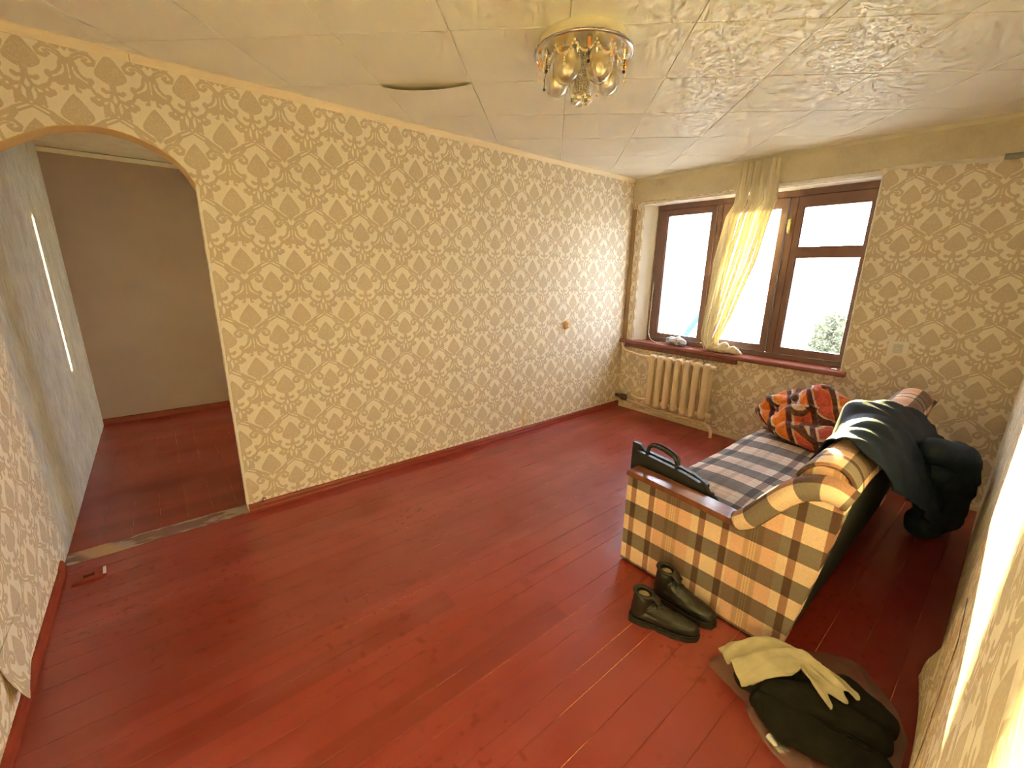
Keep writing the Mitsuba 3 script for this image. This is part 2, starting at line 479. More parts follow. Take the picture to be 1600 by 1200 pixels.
def plaid_seat(p, n, uv):
    c = plaid(uv.x * 0.8, uv.y * 0.72)
    l = mi.luminance(c)
    st = 0.8 + 0.4 * noise(uv.x * 3, uv.y * 120)
    return mix(c, mi.Color3f(l * 1.0, l * 0.96, l * 0.95), 0.55) * st * 0.85 * (0.85 + 0.3 * fbm(p.x * 5, p.y * 5, 1.0))


prin('mat_plaid', plaid_uv, 0.85, spec=0.2, sheen=0.4)
prin('mat_plaid_seat', plaid_seat, 0.85, spec=0.2, sheen=0.4)
prin('mat_lining', (0.022, 0.026, 0.024), 0.9, two=True)


def navy(p, n, uv):
    return mi.Color3f(0.011, 0.020, 0.033) * (0.6 + 0.8 * fbm(p.x * 15, p.y * 15, p.z * 15))


prin('mat_navy', navy, 0.6, spec=0.3, sheen=0.1)


def fleece(p, n, uv):
    u, v = uv.x / 0.15, uv.y / 0.15
    u = u + 0.15 * (fbm(p.x * 7, p.y * 7, p.z * 7) - 0.5)
    a, b = u - dr.floor(u), v - dr.floor(v)
    k = dr.floor(u) + dr.floor(v)
    odd = dr.abs(k - 2 * dr.floor(k / 2))
    c = mix((0.66, 0.20, 0.04), (0.52, 0.10, 0.07), odd)

    def line(x, x0, x1):
        return smoothstep(x0 - 0.02, x0 + 0.02, x) * (1 - smoothstep(x1 - 0.02, x1 + 0.02, x))

    blk = dr.maximum(line(a, 0.04, 0.27), line(b, 0.04, 0.27))
    wht = dr.maximum(line(a, 0.27, 0.37), line(b, 0.27, 0.37))
    c = mix(c, (0.62, 0.52, 0.42), 0.85 * wht)
    c = mix(c, (0.022, 0.022, 0.024), 0.97 * blk * (0.75 + 0.25 * noise(p.x * 60, p.y * 60, p.z * 60)))
    return c * (0.75 + 0.5 * noise(p.x * 140, p.y * 140, p.z * 140))


prin('mat_fleece', fleece, 0.95, spec=0.1, sheen=0.8, bump=lambda p, n, uv: 0.006 * fbm(p.x * 60, p.y * 60, p.z * 60))
prin('mat_rag', lambda p, n, uv: mi.Color3f(0.54, 0.48, 0.34) * (0.72 + 0.45 * fbm(p.x * 22, p.y * 22, p.z * 22)), 0.9, spec=0.15)
scene['mat_tulle'] = {'type': 'principledthin', 'base_color': proc(lambda p, n, uv: mi.Color3f(0.80, 0.73, 0.56) * (0.85 + 0.25 * fbm(p.y * 60, p.z * 4, 0.0))), 'roughness': 0.7, 'diff_trans': 0.4}
scene['mat_clear_film'] = {'type': 'blendbsdf', 'weight': 0.17, 'a': {'type': 'thindielectric', 'int_ior': 1.5}, 'b': {'type': 'twosided', 'bsdf': {'type': 'roughplastic', 'alpha': 0.15, 'diffuse_reflectance': rgb(0.45, 0.43, 0.38)}}}
prin('mat_paper_pack', lambda p, n, uv: mix((0.62, 0.64, 0.68), (0.22, 0.34, 0.55), smoothstep(0.55, 0.65, noise(p.x * 30, p.y * 30, p.z * 30))), 0.45)
prin('mat_socket', (0.80, 0.77, 0.68), 0.35)
prin('mat_socket_beige', (0.70, 0.56, 0.36), 0.35)
prin('mat_hole', (0.02, 0.012, 0.006), 0.8)
prin('mat_wire', (0.70, 0.68, 0.62), 0.5)
prin('mat_rust', (0.10, 0.055, 0.035), 0.6)
prin('mat_concrete', (0.45, 0.43, 0.40), 0.9)
scene['mat_foliage'] = {'type': 'principledthin', 'base_color': rgb(0.20, 0.21, 0.15), 'roughness': 0.9, 'diff_trans': 1.0}
prin('mat_bark', (0.20, 0.16, 0.12), 0.9)
prin('mat_far_metal', (0.03, 0.075, 0.16), 0.6)
prin('mat_ground', lambda p, n, uv: mi.Color3f(0.50, 0.48, 0.42) * (0.8 + 0.4 * fbm(p.x * 0.2, p.y * 0.2, 1.0)), 0.95)

#@@STRUCT
# ----------------------------------------------------------------- floor
add('floor', box(-0.2, L + 0.4, -W - 0.2, 4.4, -0.16, -0.0020), 'mat_subfloor', kind='structure', label='dark red painted board floor')
seams = [0.0, -0.105, -0.225, -0.34, -0.462, -0.582, -0.678, -0.774, -0.898, -1.042, -1.170, -1.300, -1.427, -1.551, -1.629, -1.798, -1.882, -1.956, -2.088, -2.172, -2.290, -2.415, -2.54, -2.665, -2.79, -2.915, -W + 0.001]
for a, b in zip(seams[:-1], seams[1:]):
    g = random.choice((0.0018, 0.0022, 0.0028))
    add('board', box(0.001, L - 0.001, b + g / 2, a - g / 2, -0.0019, 0.0 + random.uniform(-0.0004, 0.0004), 0.0006), 'mat_floor', 'floor')
xs = [0.001, 0.13, 0.27, 0.40, 0.535, 0.67, 0.80, 0.94, 1.07, 1.20, 1.33]
for a, b in zip(xs[:-1], xs[1:]):
    add('board', box(a + 0.0006, b - 0.0006, 0.13, YH - 0.001, -0.0019, random.uniform(-0.0004, 0.0004), 0.0006), 'mat_floor', 'floor')
# worn, filled strip where the wall used to stand
thp = []
nx_, ny_ = 60, 14
X_, Y_ = np.meshgrid(np.linspace(0.002, 0.86, nx_), np.linspace(0.002, 0.128, ny_), indexing='ij')
Z_ = 0.002 + 0.006 * fb(np.stack([X_, Y_, 0 * X_], -1), 14, 3)
m_, uv_ = sheet(np.stack([X_, Y_, Z_], -1), 0.006)
add('threshold', m_, 'mat_putty', 'floor', smooth=True, label='worn filled strip under the arch')

# ----------------------------------------------------------------- walls
WT = 0.13
wb = Manifold(m3.Mesh(np.array(box(-0.15, L + 0.4, 0.0, WT, -0.1, H + 0.15).vertices, np.float32), np.array(box(-0.15, L + 0.4, 0.0, WT, -0.1, H + 0.15).faces, np.uint32)))
arch = [(0.0, -0.2), (0.845, -0.2), (0.845, 1.945)]
arch_curve = spl([(0.845, 1.945), (0.80, 2.03), (0.72, 2.10), (0.60, 2.148), (0.47, 2.158), (0.33, 2.125), (0.18, 2.04), (0.06, 1.955), (0.0, 1.90)], 40)
poly_arch = Polygon(arch + [tuple(q) for q in arch_curve[1:]])
ac = extr(poly_arch.buffer(0.0), -0.05, WT + 0.05, 'y')
acm = Manifold(m3.Mesh(np.asarray(ac.vertices, np.float32), np.asarray(ac.faces, np.uint32)))
add('wall_back', wb - acm, 'mat_wallpaper', kind='structure', label='wall with damask wallpaper and the archway')
# paper-covered soffit of the arch and the white bead down the jamb
inner = [(x, z) for x, z in arch_curve]
outer = np.array(inner)
dn = np.gradient(outer, axis=0); nn = np.stack([dn[:, 1], -dn[:, 0]], 1); nn /= np.linalg.norm(nn, axis=1, keepdims=True)
nn *= np.sign(nn[20, 1]) * -1
strip = Polygon([tuple(q) for q in outer] + [tuple(q) for q in (outer + nn * 0.004)[::-1]])
prin('mat_soffit', (0.66, 0.46, 0.20), 0.6)
add('arch_soffit', extr(strip.buffer(0), -0.004, WT + 0.003, 'y'), 'mat_soffit', 'wall_back', label='yellowish edge band of the arch')
add('corner_bead', box(0.838, 0.851, -0.004, 0.012, 0.06, 1.95, 0.002), 'mat_white', 'wall_back', label='white corner bead down the jamb')
add('wall_left', box(-0.15, 0.0, -W, 0.0, -0.1, H + 0.15), 'mat_wallpaper', kind='structure', label='left wall with damask wallpaper')
add('wall_hall_left', box(-0.15, 0.0, 0.0, 4.4, -0.1, H + 0.15), 'mat_stucco', kind='structure', label='grey textured wall of the hallway')
add('wall_right', box(-0.15, L + 0.4, -W - 0.15, -W, -0.1, H + 0.15), 'mat_wallpaper', kind='structure', label='right wall with damask wallpaper and torn lower edge')
# window wall with a splayed opening
wf = mbox(L, L + 0.36, -W, 4.4, -0.1, H + 0.15)
hole = Manifold.hull_points(np.array([[L - 0.01, y, z] for y in (WY0, WY1) for z in (WZ0, WZ1)] + [[L + 0.15, y, z] for y in (WY0, WY1 - 0.10) for z in (WZ0, WZ1 - 0.005)]))
hole2 = mbox(L + 0.13, L + 0.4, WY0, WY1 - 0.10, WZ0, WZ1 - 0.005)
hole_k = mbox(L - 0.1, L + 0.5, 3.66, 4.1, 1.28, 2.42)
add('wall_window', wf - hole - hole2 - hole_k - mbox(L - 0.1, L + 0.5, 0.7, 1.4, 1.05, 1.85), 'mat_wallpaper', kind='structure', label='window wall with darker damask wallpaper')
# hidden rooms behind the arch wall: partition with a doorway, back walls
add('wall_hall_back', box(-0.15, 1.36, YH, YH + 0.12, -0.1, H + 0.15), 'mat_brown_wall', kind='structure', label='brown back wall of the hallway')
part = mbox(1.36, 1.46, WT, 4.4, -0.1, H + 0.15) - mbox(1.3, 1.5, 0.75, 2.36, -0.2, 2.1)
add('wall_partition', part, 'mat_white', kind='structure', label='pale partition of the hallway with a doorway')
add('wall_kitchen', box(1.36, L + 0.36, 4.28, 4.4, -0.1, H + 0.15), 'mat_white', kind='structure', label='far wall of the room behind')
# plain upper band of the window wall and lining of the window opening
add('upper_paper', extr(Polygon([(-0.0, WZ1 + 0.03), (-0.0, H - 0.0), (-W + 0.001, H - 0.0), (-W + 0.001, 2.255), (-2.72, 2.262), (-2.4, 2.272), (-2.1, 2.285), (-1.9, WZ1 + 0.035)]).buffer(0), L - 0.004, L + 0.001, 'x'), 'mat_plain_paper', 'wall_window', label='plain paper band above the window')

# torn wallpaper edge right of the window head
tp = []
for i, y in enumerate(np.linspace(-2.10, -2.90, 50)):
    zc = 2.283 - 0.026 * (abs(y) - 2.10) / 0.63
    jag = 0.006 * fb([[y * 30, 0, 0]], 1, 4)[0] * 2
    hh = 0.017 + 0.010 * fb([[y * 9, 2, 0]], 1, 6)[0] * 2 + jag
    row = []
    for j, t in enumerate(np.linspace(0, 1, 6)):
        row.append([L - 0.004 - 0.016 * math.sin(t * 1.9) , y, zc + 0.006 - t * 2 * hh])
    tp.append(row)
tp = np.array(tp)
m_, uv_ = sheet(tp[:34], 0.002)
add('torn_strip', m_, 'mat_plaster', 'wall_window', smooth=True, label='pale torn paper edge')
m_, uv_ = sheet(tp[34:] + np.array([-0.004, 0, 0.006]), 0.004)
prin('mat_grey_paper', (0.26, 0.27, 0.25), 0.8)
add('torn_strip', m_, 'mat_grey_paper', 'wall_window', smooth=True, label='dark torn paper edge')

# ceiling and its diagonal foam tiles
add('ceiling', box(-0.15, L + 0.36, -W - 0.15, 4.4, H + 0.004, H + 0.16), 'mat_plaster', kind='structure', label='ceiling covered with diagonal foam tiles')
SQ = math.sqrt(0.5); S0 = 0.4964; O1, O2 = -0.098, 0.3689
room = sbox(0.0005, -W + 0.0005, L - 0.0005, -0.0005)
# p = (1.5,-1.5) + a*(1,-1)/sqrt2 + b*(1,1)/sqrt2
for i in range(-12, 13):
    for j in range(-12, 13):
        a0, b0 = O1 + i * S0, O2 + j * S0
        gq = 0.0012
        cs = [(a0 + gq, b0 + gq), (a0 + S0 - gq, b0 + gq), (a0 + S0 - gq, b0 + S0 - gq), (a0 + gq, b0 + S0 - gq)]
        # the family across runs along (1,-1) at offsets of b measured along (-1,1)->(1,1) shift
        pg = Polygon([(1.5 + (a + b) * SQ, -1.5 + (-a + b) * SQ) for a, b in cs]).intersection(room)
        if pg.is_empty or pg.area < 2e-4 or not isinstance(pg, Polygon):
            continue
        z0 = H - 0.004 + random.uniform(-0.0007, 0.0007)
        if i == -1 and j == 1:      # the tile whose edge has come unstuck and hangs down
            ga, gb = np.meshgrid(np.linspace(a0 + gq, a0 + S0 - gq, 30), np.linspace(b0 + gq, b0 + S0 - gq, 40), indexing='ij')
            ta, tb = (ga - a0) / S0, (gb - b0) / S0
            sag = 0.036 * np.clip(1 - tb / 0.55, 0, 1) ** 1.5 * np.clip(np.sin(np.pi * np.clip(ta * 0.96 + 0.01, 0, 1)), 0, 1) ** 0.55 * (0.75 + 0.35 * (1 - ta))
            me, _ = sheet(np.stack([1.5 + (ga + gb) * SQ, -1.5 + (-ga + gb) * SQ, H - 0.003 - sag], -1), 0.003)
            add('tile', me, 'mat_ceiling_tile', 'ceiling', smooth=40, label='tile with one edge hanging loose')
            continue
        me = extr(pg, z0, H + 0.003, 'z')
        # slight chamfer: second, smaller polygon on the lower face
        pin = pg.buffer(-0.003, join_style=2)
        if isinstance(pin, Polygon) and not pin.is_empty and len(pin.exterior.coords) == len(pg.exterior.coords):
            A = np.array(pg.exterior.coords)[:-1]; B = np.array(pin.exterior.coords)[:-1]
            pts = np.vstack([np.c_[A, np.full(len(A), H + 0.003)], np.c_[A, np.full(len(A), z0 + 0.002)], np.c_[B, np.full(len(B), z0)]])
            me = tm(Manifold.hull_points(pts))
        add('tile', me, 'mat_ceiling_tile', 'ceiling')


# ----------------------------------------------------------------- trims
corn = [(0, H - 0.004), (0, H - 0.040), (-0.006, H - 0.040), (-0.010, H - 0.030), (-0.020, H - 0.016), (-0.026, H - 0.010), (-0.026, H - 0.004)]


def cornice_x(x0, x1, y, sgn):       # along x, on a wall at y; sgn -1 = room side towards -y
    g = extr(Polygon([(y + (a if sgn < 0 else -a), z) for a, z in corn]), x0, x1, 'x')
    return g


add('trim_1', cornice_x(0.0, 0.659, 0.0, -1), 'mat_cornice', kind='structure', label='left length of the cream ceiling cornice above the arch')
add('trim_2', cornice_x(0.662, L - 0.022, 0.0, -1), 'mat_cornice', kind='structure', label='long cream ceiling cornice above the damask wall')
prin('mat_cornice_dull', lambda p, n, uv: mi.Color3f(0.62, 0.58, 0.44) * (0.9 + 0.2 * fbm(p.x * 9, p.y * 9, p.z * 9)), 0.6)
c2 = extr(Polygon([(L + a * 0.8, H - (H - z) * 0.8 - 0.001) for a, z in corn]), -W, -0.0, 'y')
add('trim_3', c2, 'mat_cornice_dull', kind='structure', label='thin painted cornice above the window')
add('trim_4', cornice_x(0.0, 1.36, YH, -1), 'mat_white', kind='structure', label='white cornice at the back of the hallway')

sk = [(0.0, 0.0), (-0.022, 0.0), (-0.022, 0.018), (-0.018, 0.026), (-0.016, 0.044), (-0.010, 0.056), (0.0, 0.060)]
add('baseboard_back', extr(Polygon([(a, z) for a, z in sk]), 0.905, L - 0.001, 'x'), 'mat_red_paint', kind='structure', label='dark red skirting of the damask wall')
add('baseboard_back', extr(Polygon([(a * 0.96, z * 0.98) for a, z in sk]), 0.846, 0.903, 'x'), 'mat_red_paint', kind='structure', label='short end piece of the dark red skirting beside the arch')
add('baseboard_hall', extr(Polygon([(YH + a, z) for a, z in sk]), 0.001, 1.359, 'x'), 'mat_red_paint', kind='structure', label='dark red skirting at the back of the hallway')
add('baseboard_left', extr(Polygon([(-a * 0.8, z * 0.8) for a, z in sk]), -W, -0.115, 'y'), 'mat_red_paint', kind='structure', label='dark red skirting along the left wall')
add('baseboard_left', extr(Polygon([(-a * 0.7, z * 0.9) for a, z in sk]), -0.11, -0.015, 'y'), 'mat_red_paint', kind='structure', label='short dark red skirting end beside the arch')
prin('mat_cream_paint', lambda p, n, uv: mi.Color3f(0.62, 0.50, 0.34) * (0.85 + 0.3 * fbm(p.x * 15, p.y * 15, p.z * 15)), 0.5)
add('baseboard_window', extr(Polygon([(L + a * 0.7, z * 0.6) for a, z in sk]), -W, -0.023, 'y'), 'mat_cream_paint', kind='structure', label='cream painted skirting under the radiator')

# torn flaps of wallpaper at the foot of the left and right walls
fl = []
for t in np.linspace(0, 1, 18):
    y = -1.02 + 0.34 * t
    fl.append([[0.0018 + 0.042 * q ** 2 * (1 - t) ** 1.4, y - 0.01 * q * (1 - t), 0.27 - (0.20 - 0.02 * (1 - t)) * q] for q in np.linspace(0, 1, 14)])
m_, uv_ = sheet(fl, 0.0015)
add('wallpaper_flap', m_, 'mat_wallpaper', 'wall_left', smooth=True, label='wallpaper corner peeling off above the skirting')
prin('mat_paper_back', lambda p, n, uv: mi.Color3f(0.66, 0.55, 0.36) * (0.85 + 0.3 * fbm(p.x * 14, p.y * 14, p.z * 14)), 0.8)
fr = []
for t in np.linspace(0, 1, 30):      # down the torn edge
    z = 0.64 - 0.61 * t
    fr.append([[2.02 + (0.25 + 0.39 * t ** 1.2) * q + 0.01 * math.sin(9 * t), -W + 0.0015 + 0.042 * t ** 1.3 * q ** 2.5 + 0.004 * q * math.sin(11 * t), z - 0.02 * math.sin(6 * q) * (1 - q) * t] for q in np.linspace(0, 1, 18)])
m_, uv_ = sheet(fr, 0.0015)
add('wallpaper_flap', m_, 'mat_wallpaper', 'wall_right', smooth=True, label='loose sheet of wallpaper bulging off the wall')

# ----------------------------------------------------------------- window
wn = 'window_1'
tag(wn, 'three-part brown wooden window over the sill', None, None, 'structure')
_count[wn] = 1
FX0, FX1 = L + 0.135, L + 0.205
Y0f, Y1f, Z0f, Z1f = WY0 + 0.001, WY1 - 0.101, WZ0 + 0.001, WZ1 - 0.006


def wpart(n, *a, mat='mat_window_paint', label=None, bev=0.005):
    return add(n, box(*a, bev), mat, wn, label=label)


wpart('frame_head', FX0, FX1, Y0f, Y1f, Z1f - 0.060, Z1f)
wpart('frame_sill', FX0, FX1, Y0f, Y1f, Z0f, Z0f + 0.045)
wpart('jamb', FX0, FX1, Y1f - 0.06, Y1f, Z0f + 0.045, Z1f - 0.06)
wpart('jamb', FX0, FX1, Y0f, Y0f + 0.02, Z0f + 0.045, Z1f - 0.06)
wpart('mullion', FX0, FX1, -0.915, -0.862, Z0f + 0.045, Z1f - 0.06)
wpart('mullion', FX0, FX1, -1.535, -1.472, Z0f + 0.045, Z1f - 0.06)


def sash(name, y0, y1, z0, z1, sl, sr, sb, st, lab):
    """y0 > y1 (left, right in view); stile widths left, right, bottom, top."""
    k = wn + '__' + name
    _count[k] = 1
    k = wn + '__' + name
    x0, x1 = FX0 - 0.012, FX1 - 0.018
    fr_ = mbox(x0, x1, y1, y0, z0, z1) - mbox(x0 - 1, x1 + 1, y1 + sr, y0 - sl, z0 + sb, z1 - st)
    fr_ = fr_ - mbox(x0 - 1, x0 + 0.010, y1 + sr - 0.009, y0 - sl + 0.009, z0 + sb - 0.009, z1 - st + 0.009)
    scene[k] = mikit.ply(tm(fr_), 'mat_window_paint'); tag(k, lab)


def pane_quad(y0, y1, z0, z1, x):
    return trimesh.Trimesh([[x, y0, z0], [x, y1, z0], [x, y1, z1], [x, y0, z1]], [[0, 1, 2], [0, 2, 3]], process=False)


SASH = [('sash', -0.285, -0.858, 0.86, 2.172, 0.070, 0.052, 0.045, 0.055, 'left sash'),
        ('sash_001', -0.920, -1.468, 0.86, 2.172, 0.055, 0.055, 0.060, 0.080, 'middle sash behind the curtain'),
        ('sash_002', -1.540, -2.056, 0.86, 1.735, 0.050, 0.030, 0.060, 0.050, 'lower right sash'),
        ('ventilation_sash', -1.540, -2.056, 1.7355, 2.172, 0.050, 0.030, 0.038, 0.085, 'small upper right vent sash')]
for (nm, y0, y1, z0, z1, sl, sr, sb, st, lab) in SASH:
    sash(nm, y0, y1, z0, z1, sl, sr, sb, st, lab)
    scene[wn + '__' + nm + '__pane'] = mikit.ply(pane_quad(y1 + sr - 0.004, y0 - sl + 0.004, z0 + sb - 0.004, z1 - st + 0.004, FX0 + 0.02), 'mat_pane')
# latch, hinges
lt = cat(box(FX0 - 0.022, FX0 - 0.013, -1.506, -1.492, 1.885, 2.005, 0.003), sphere([FX0 - 0.030, -1.499, 1.90], 0.010, 2), sphere([FX0 - 0.030, -1.499, 1.99], 0.010, 2), tube([[FX0 - 0.03, -1.499, 1.90], [FX0 - 0.045, -1.499, 1.945], [FX0 - 0.03, -1.499, 1.99]], 0.006, 12, 8))
add('latch', lt, 'mat_gold', wn, label='brass latch', smooth=40)
for z in (1.10, 1.95):
    add('hinge', tube([[FX0 - 0.014, -0.889, z - 0.04], [FX0 - 0.014, -0.889, z + 0.04]], 0.007, 2, 10, smooth=False), 'mat_rust', wn, smooth=40)
# white plastered reveal linings (thin), head casing board and torn plaster edges of the opening
rv = Manifold.hull_points(np.array([[L + 0.001, WY1 - 0.001, z] for z in (WZ0, WZ1)] + [[L + 0.001, WY1 - 0.006, z] for z in (WZ0, WZ1)] + [[L + 0.134, WY1 - 0.091, z] for z in (WZ0, WZ1)] + [[L + 0.134, WY1 - 0.096, z] for z in (WZ0, WZ1)]))
prin('mat_reveal', lambda p, n, uv: mi.Color3f(0.74, 0.73, 0.72) * (0.92 + 0.14 * fbm(p.x * 12, p.y * 12, p.z * 6)), 0.6)
add('reveal', rv, 'mat_reveal', wn, label='white painted left reveal')
hd = Manifold.hull_points(np.array([[L + 0.001, y, WZ1 - d] for y in (WY0 + .001, WY1 - 0.006) for d in (0.0005, 0.006)] + [[L + 0.134, y, WZ1 - d] for y in (WY0 + .001, WY1 - 0.096) for d in (0.0055, 0.011)]))
add('reveal', hd, 'mat_reveal', wn, label='white painted head of the opening')


def ragged(pts, w, t, seed, n=90):
    p = spl(pts, n)
    r = w * (0.55 + 0.9 * (fb(p, 25, seed) + 0.5))
    return tube(p, r, n, 6, up=(1, 0, 0), squash=t, smooth=False)


add('plaster_edge', ragged([[L - 0.001, WY1 + 0.012, 0.83], [L - 0.001, WY1 + 0.006, 1.5], [L - 0.001, WY1 + 0.004, 2.20], [L - 0.001, WY1 - 0.03, WZ1 + 0.012], [L - 0.001, -0.6, WZ1 + 0.012], [L - 0.001, -1.05, WZ1 + 0.014]], 0.007, 0.5, 3), 'mat_plaster', wn, smooth=True, label='chipped plaster edge on the left')
add('plaster_edge', ragged([[L - 0.001, WY0 - 0.008, 0.83], [L - 0.001, WY0 - 0.004, 1.5], [L - 0.001, WY0 - 0.004, 2.24]], 0.006, 0.5, 4), 'mat_plaster', wn, smooth=True, label='chipped plaster edge on the right')
add('head_casing', box(L - 0.016, L - 0.0005, WY0 - 0.002, -1.30, WZ1 + 0.001, WZ1 + 0.030, 0.004), 'mat_reveal', wn, label='white strip over the right part')
# brown paper strip left of the opening, against the corner
prin('mat_brown_strip', lambda p, n, uv: mi.Color3f(0.36, 0.24, 0.13) * (0.8 + 0.4 * fbm(p.x * 9, p.y * 9, p.z * 5)), 0.6)
add('corner_strip', box(L - 0.010, L - 0.0005, -0.050, -0.004, 0.82, 2.20, 0.002), 'mat_brown_strip', 'wall_window', label='brown strip in the corner beside the window')
# sill
sp_ = Polygon([(L - 0.055, WZ0 - 0.038), (L - 0.062, WZ0 - 0.030), (L - 0.062, WZ0 - 0.010), (L - 0.052, WZ0), (L + 0.134, WZ0), (L + 0.134, WZ0 - 0.038)])
sl_ = extr(sp_, WY0 + 0.004, WY1 - 0.004, 'y')
sl2 = extr(Polygon([(L - 0.055, WZ0 - 0.038), (L - 0.062, WZ0 - 0.030), (L - 0.062, WZ0 - 0.010), (L - 0.052, WZ0), (L - 0.001, WZ0), (L - 0.001, WZ0 - 0.038)]), -2.125, -0.002, 'y')
add('sill', cat(sl2, extr(Polygon([(L - 0.001, WZ0 - 0.001), (L - 0.001, WZ0 + 0.0), (L + 0.134, WZ0 + 0.0015), (L + 0.134, WZ0 - 0.001)]), WY0 + 0.002, WY1 - 0.005, 'y')), 'mat_sill', wn, label='dark red glossy window sill')
add('sill_bracket_board', box(L - 0.034, L - 0.001, -1.30, -0.06, WZ0 - 0.085, WZ0 - 0.039, 0.004), 'mat_varnish', wn, label='dark board under the sill')

# ----------------------------------------------------------------- outside
add('ground', box(6.5, 160, -120, 160, -3.3, -3.0), 'mat_ground', kind='structure', label='pale ground outside the window')


def tree(x, y, h, r, seed, lab):
    t = thing('tree', lab, 'tree', 'bare pale trees outside the window')
    g = np.random.default_rng(seed)
    add('trunk', tube([[x, y, -3.0], [x + 0.1, y, -3 + h * 0.4], [x, y + 0.1, -3 + h * 0.8]], [0.16, 0.1, 0.04], 10, 8), 'mat_bark', t, smooth=True)
    c = [x, y, -3 + h * 0.68]
    pts = g.normal(0, 1, (1500, 3)); pts /= np.linalg.norm(pts, axis=1, keepdims=True)
    pts = pts * (g.random((1500, 1)) ** 0.4) * np.array([r, r, h * 0.36]) + c
    V, F = [], []
    for q in pts:
        d1, d2 = g.normal(0, 0.07, 3), g.normal(0, 0.07, 3)
        n = len(V); V += [q - d1, q + d2, q + d1 * 0.8 - d2 * 0.3]; F.append([n, n + 1, n + 2])
    add('foliage', trimesh.Trimesh(V, F, process=False), 'mat_foliage', t, kind='stuff')


tree(17.5, 7.6, 3.2, 1.5, 1, 'pale bushy tree seen low through the left pane')
tree(19.0, 1.4, 3.4, 0.7, 2, 'thin pale tree seen low through the lower right pane')
tree(24.0, 0.6, 3.6, 1.0, 3, 'small pale bush at the right edge of the lower right pane')
add('pole', tube([[12.70, 3.80, -0.75], [13.15, 3.12, 0.75]], 0.075, 2, 10, smooth=False), 'mat_far_metal', label='blue slanting pipe outside the left pane', cat='pipe', smooth=40)

# ----------------------------------------------------------------- sofa
sofa = thing('sofa', 'brown plaid sofa with a wooden armrest standing before the window', 'sofa')
SX0, SX1 = 2.365, 4.27


def uvx(mesh, fu, fv):
    v = mesh.vertices
    return np.stack([fu(v), fv(v)], 1)


def arm(x0, x1, nm_, flip):
    pts = [(-1.775, 0.012), (-1.775, 0.515), (-1.90, 0.512), (-2.10, 0.503), (-2.335, 0.49), (-2.40, 0.57), (-2.46, 0.65), (-2.515, 0.715), (-2.56, 0.752), (-2.60, 0.765), (-2.68, 0.755), (-2.655, 0.56), (-2.60, 0.20), (-2.568, 0.012)]
    g = extr(Polygon(pts).buffer(0.012, quad_segs=4).buffer(-0.012), x0, x1, 'x')
    g = g.subdivide_to_size(0.06)
    k = add(nm_, g, 'mat_plaid', sofa, smooth=False, uv=uvx(g, lambda v: -v[:, 1] - 1.775 + 0.335 + 0.05 * np.abs(v[:, 0] - x0), lambda v: v[:, 2] - 0.025 - 0.03 * (v[:, 1] + 1.775) * 0), label='plaid side panel')
    rail = [(-1.770, 0.514), (-1.772, 0.532), (-1.778, 0.541), (-1.90, 0.540), (-2.10, 0.531), (-2.345, 0.517), (-2.345, 0.489), (-2.10, 0.502), (-1.90, 0.511)]
    r1 = extr(Polygon(rail), x0 - 0.012, x1 + 0.008, 'x')
    add('rail', r1, 'mat_varnish_gloss', k, smooth=False, label='glossy dark wooden rail')
    path = [((x0 + x1) / 2 - 0.01, y, z) for y, z in ((-2.325, 0.505), (-2.375, 0.548), (-2.43, 0.625), (-2.485, 0.70), (-2.535, 0.748), (-2.585, 0.772), (-2.635, 0.775), (-2.685, 0.757))]
    n_, sd = 40, 16
    tb = tube(path, [0.040, 0.046, 0.047, 0.047, 0.048, 0.048, 0.046, 0.040], n_, sd, up=(1, 0, 0), squash=1.35)
    s_ = np.repeat(np.linspace(0, 0.50, n_), sd); s_ = np.r_[s_, 0, 0.50]
    ang = np.tile(np.arange(sd) * 2 * np.pi / sd, n_); ang = np.r_[np.cos(ang) * 0.05, 0, 0]
    add('arm_roll', tb, 'mat_plaid', k, smooth=True, uv=np.stack([ang + 0.07, s_ * 0.86 + 0.02], 1), label='padded plaid arm roll')
    return k


prin('mat_piping', (0.55, 0.38, 0.22), 0.85)
prin('mat_varnish_gloss', varnish, 0.16, spec=0.6, clearcoat=0.8)
arm(SX0, SX0 + 0.075, 'arm', 1)
arm(SX1 - 0.075, SX1, 'arm', -1)
# seat box and cushion
seatp = [(-1.815, 0.14), (-1.812, 0.36), (-1.825, 0.395), (-1.86, 0.412), (-2.0, 0.420), (-2.2, 0.418), (-2.40, 0.405), (-2.44, 0.38), (-2.44, 0.14)]
sx = np.linspace(SX0 + 0.077, SX1 - 0.077, 70)
pp = spl(seatp[1:7], 46)
P = np.zeros((len(sx), len(pp), 3))
for a in range(len(sx)):
    P[a, :, 0] = sx[a]; P[a, :, 1:] = pp
topm = np.clip((P[..., 2] - 0.385) / 0.03, 0, 1)
P[..., 2] += topm * (0.028 * fb(P, 2.6, 5) - 0.012 * np.exp(-((P[..., 0] - 3.0) / 0.12) ** 2) + 0.010 * np.sin(P[..., 0] * 9))
Pb = P.copy()
top_m, uv_ = sheet(P, 0.012)
add('seat_cushion', top_m, 'mat_plaid_seat', sofa, smooth=True, uv=np.stack([uv_[:, 1] + 0.05, uv_[:, 0]], 1), label='faded plaid seat')
add('seat_base', box(SX0 + 0.077, SX1 - 0.077, -2.50, -1.818, 0.11, 0.375, 0.01), 'mat_lining', sofa)
for x in (SX0 + 0.25, SX1 - 0.25):
    for y in (-1.88, -2.45):
        add('foot', lathe([(0, 0), (0.022, 0), (0.03, 0.06), (0.03, 0.112), (0, 0.112)], (x, y, 0), 16), 'mat_varnish', sofa, smooth=30)
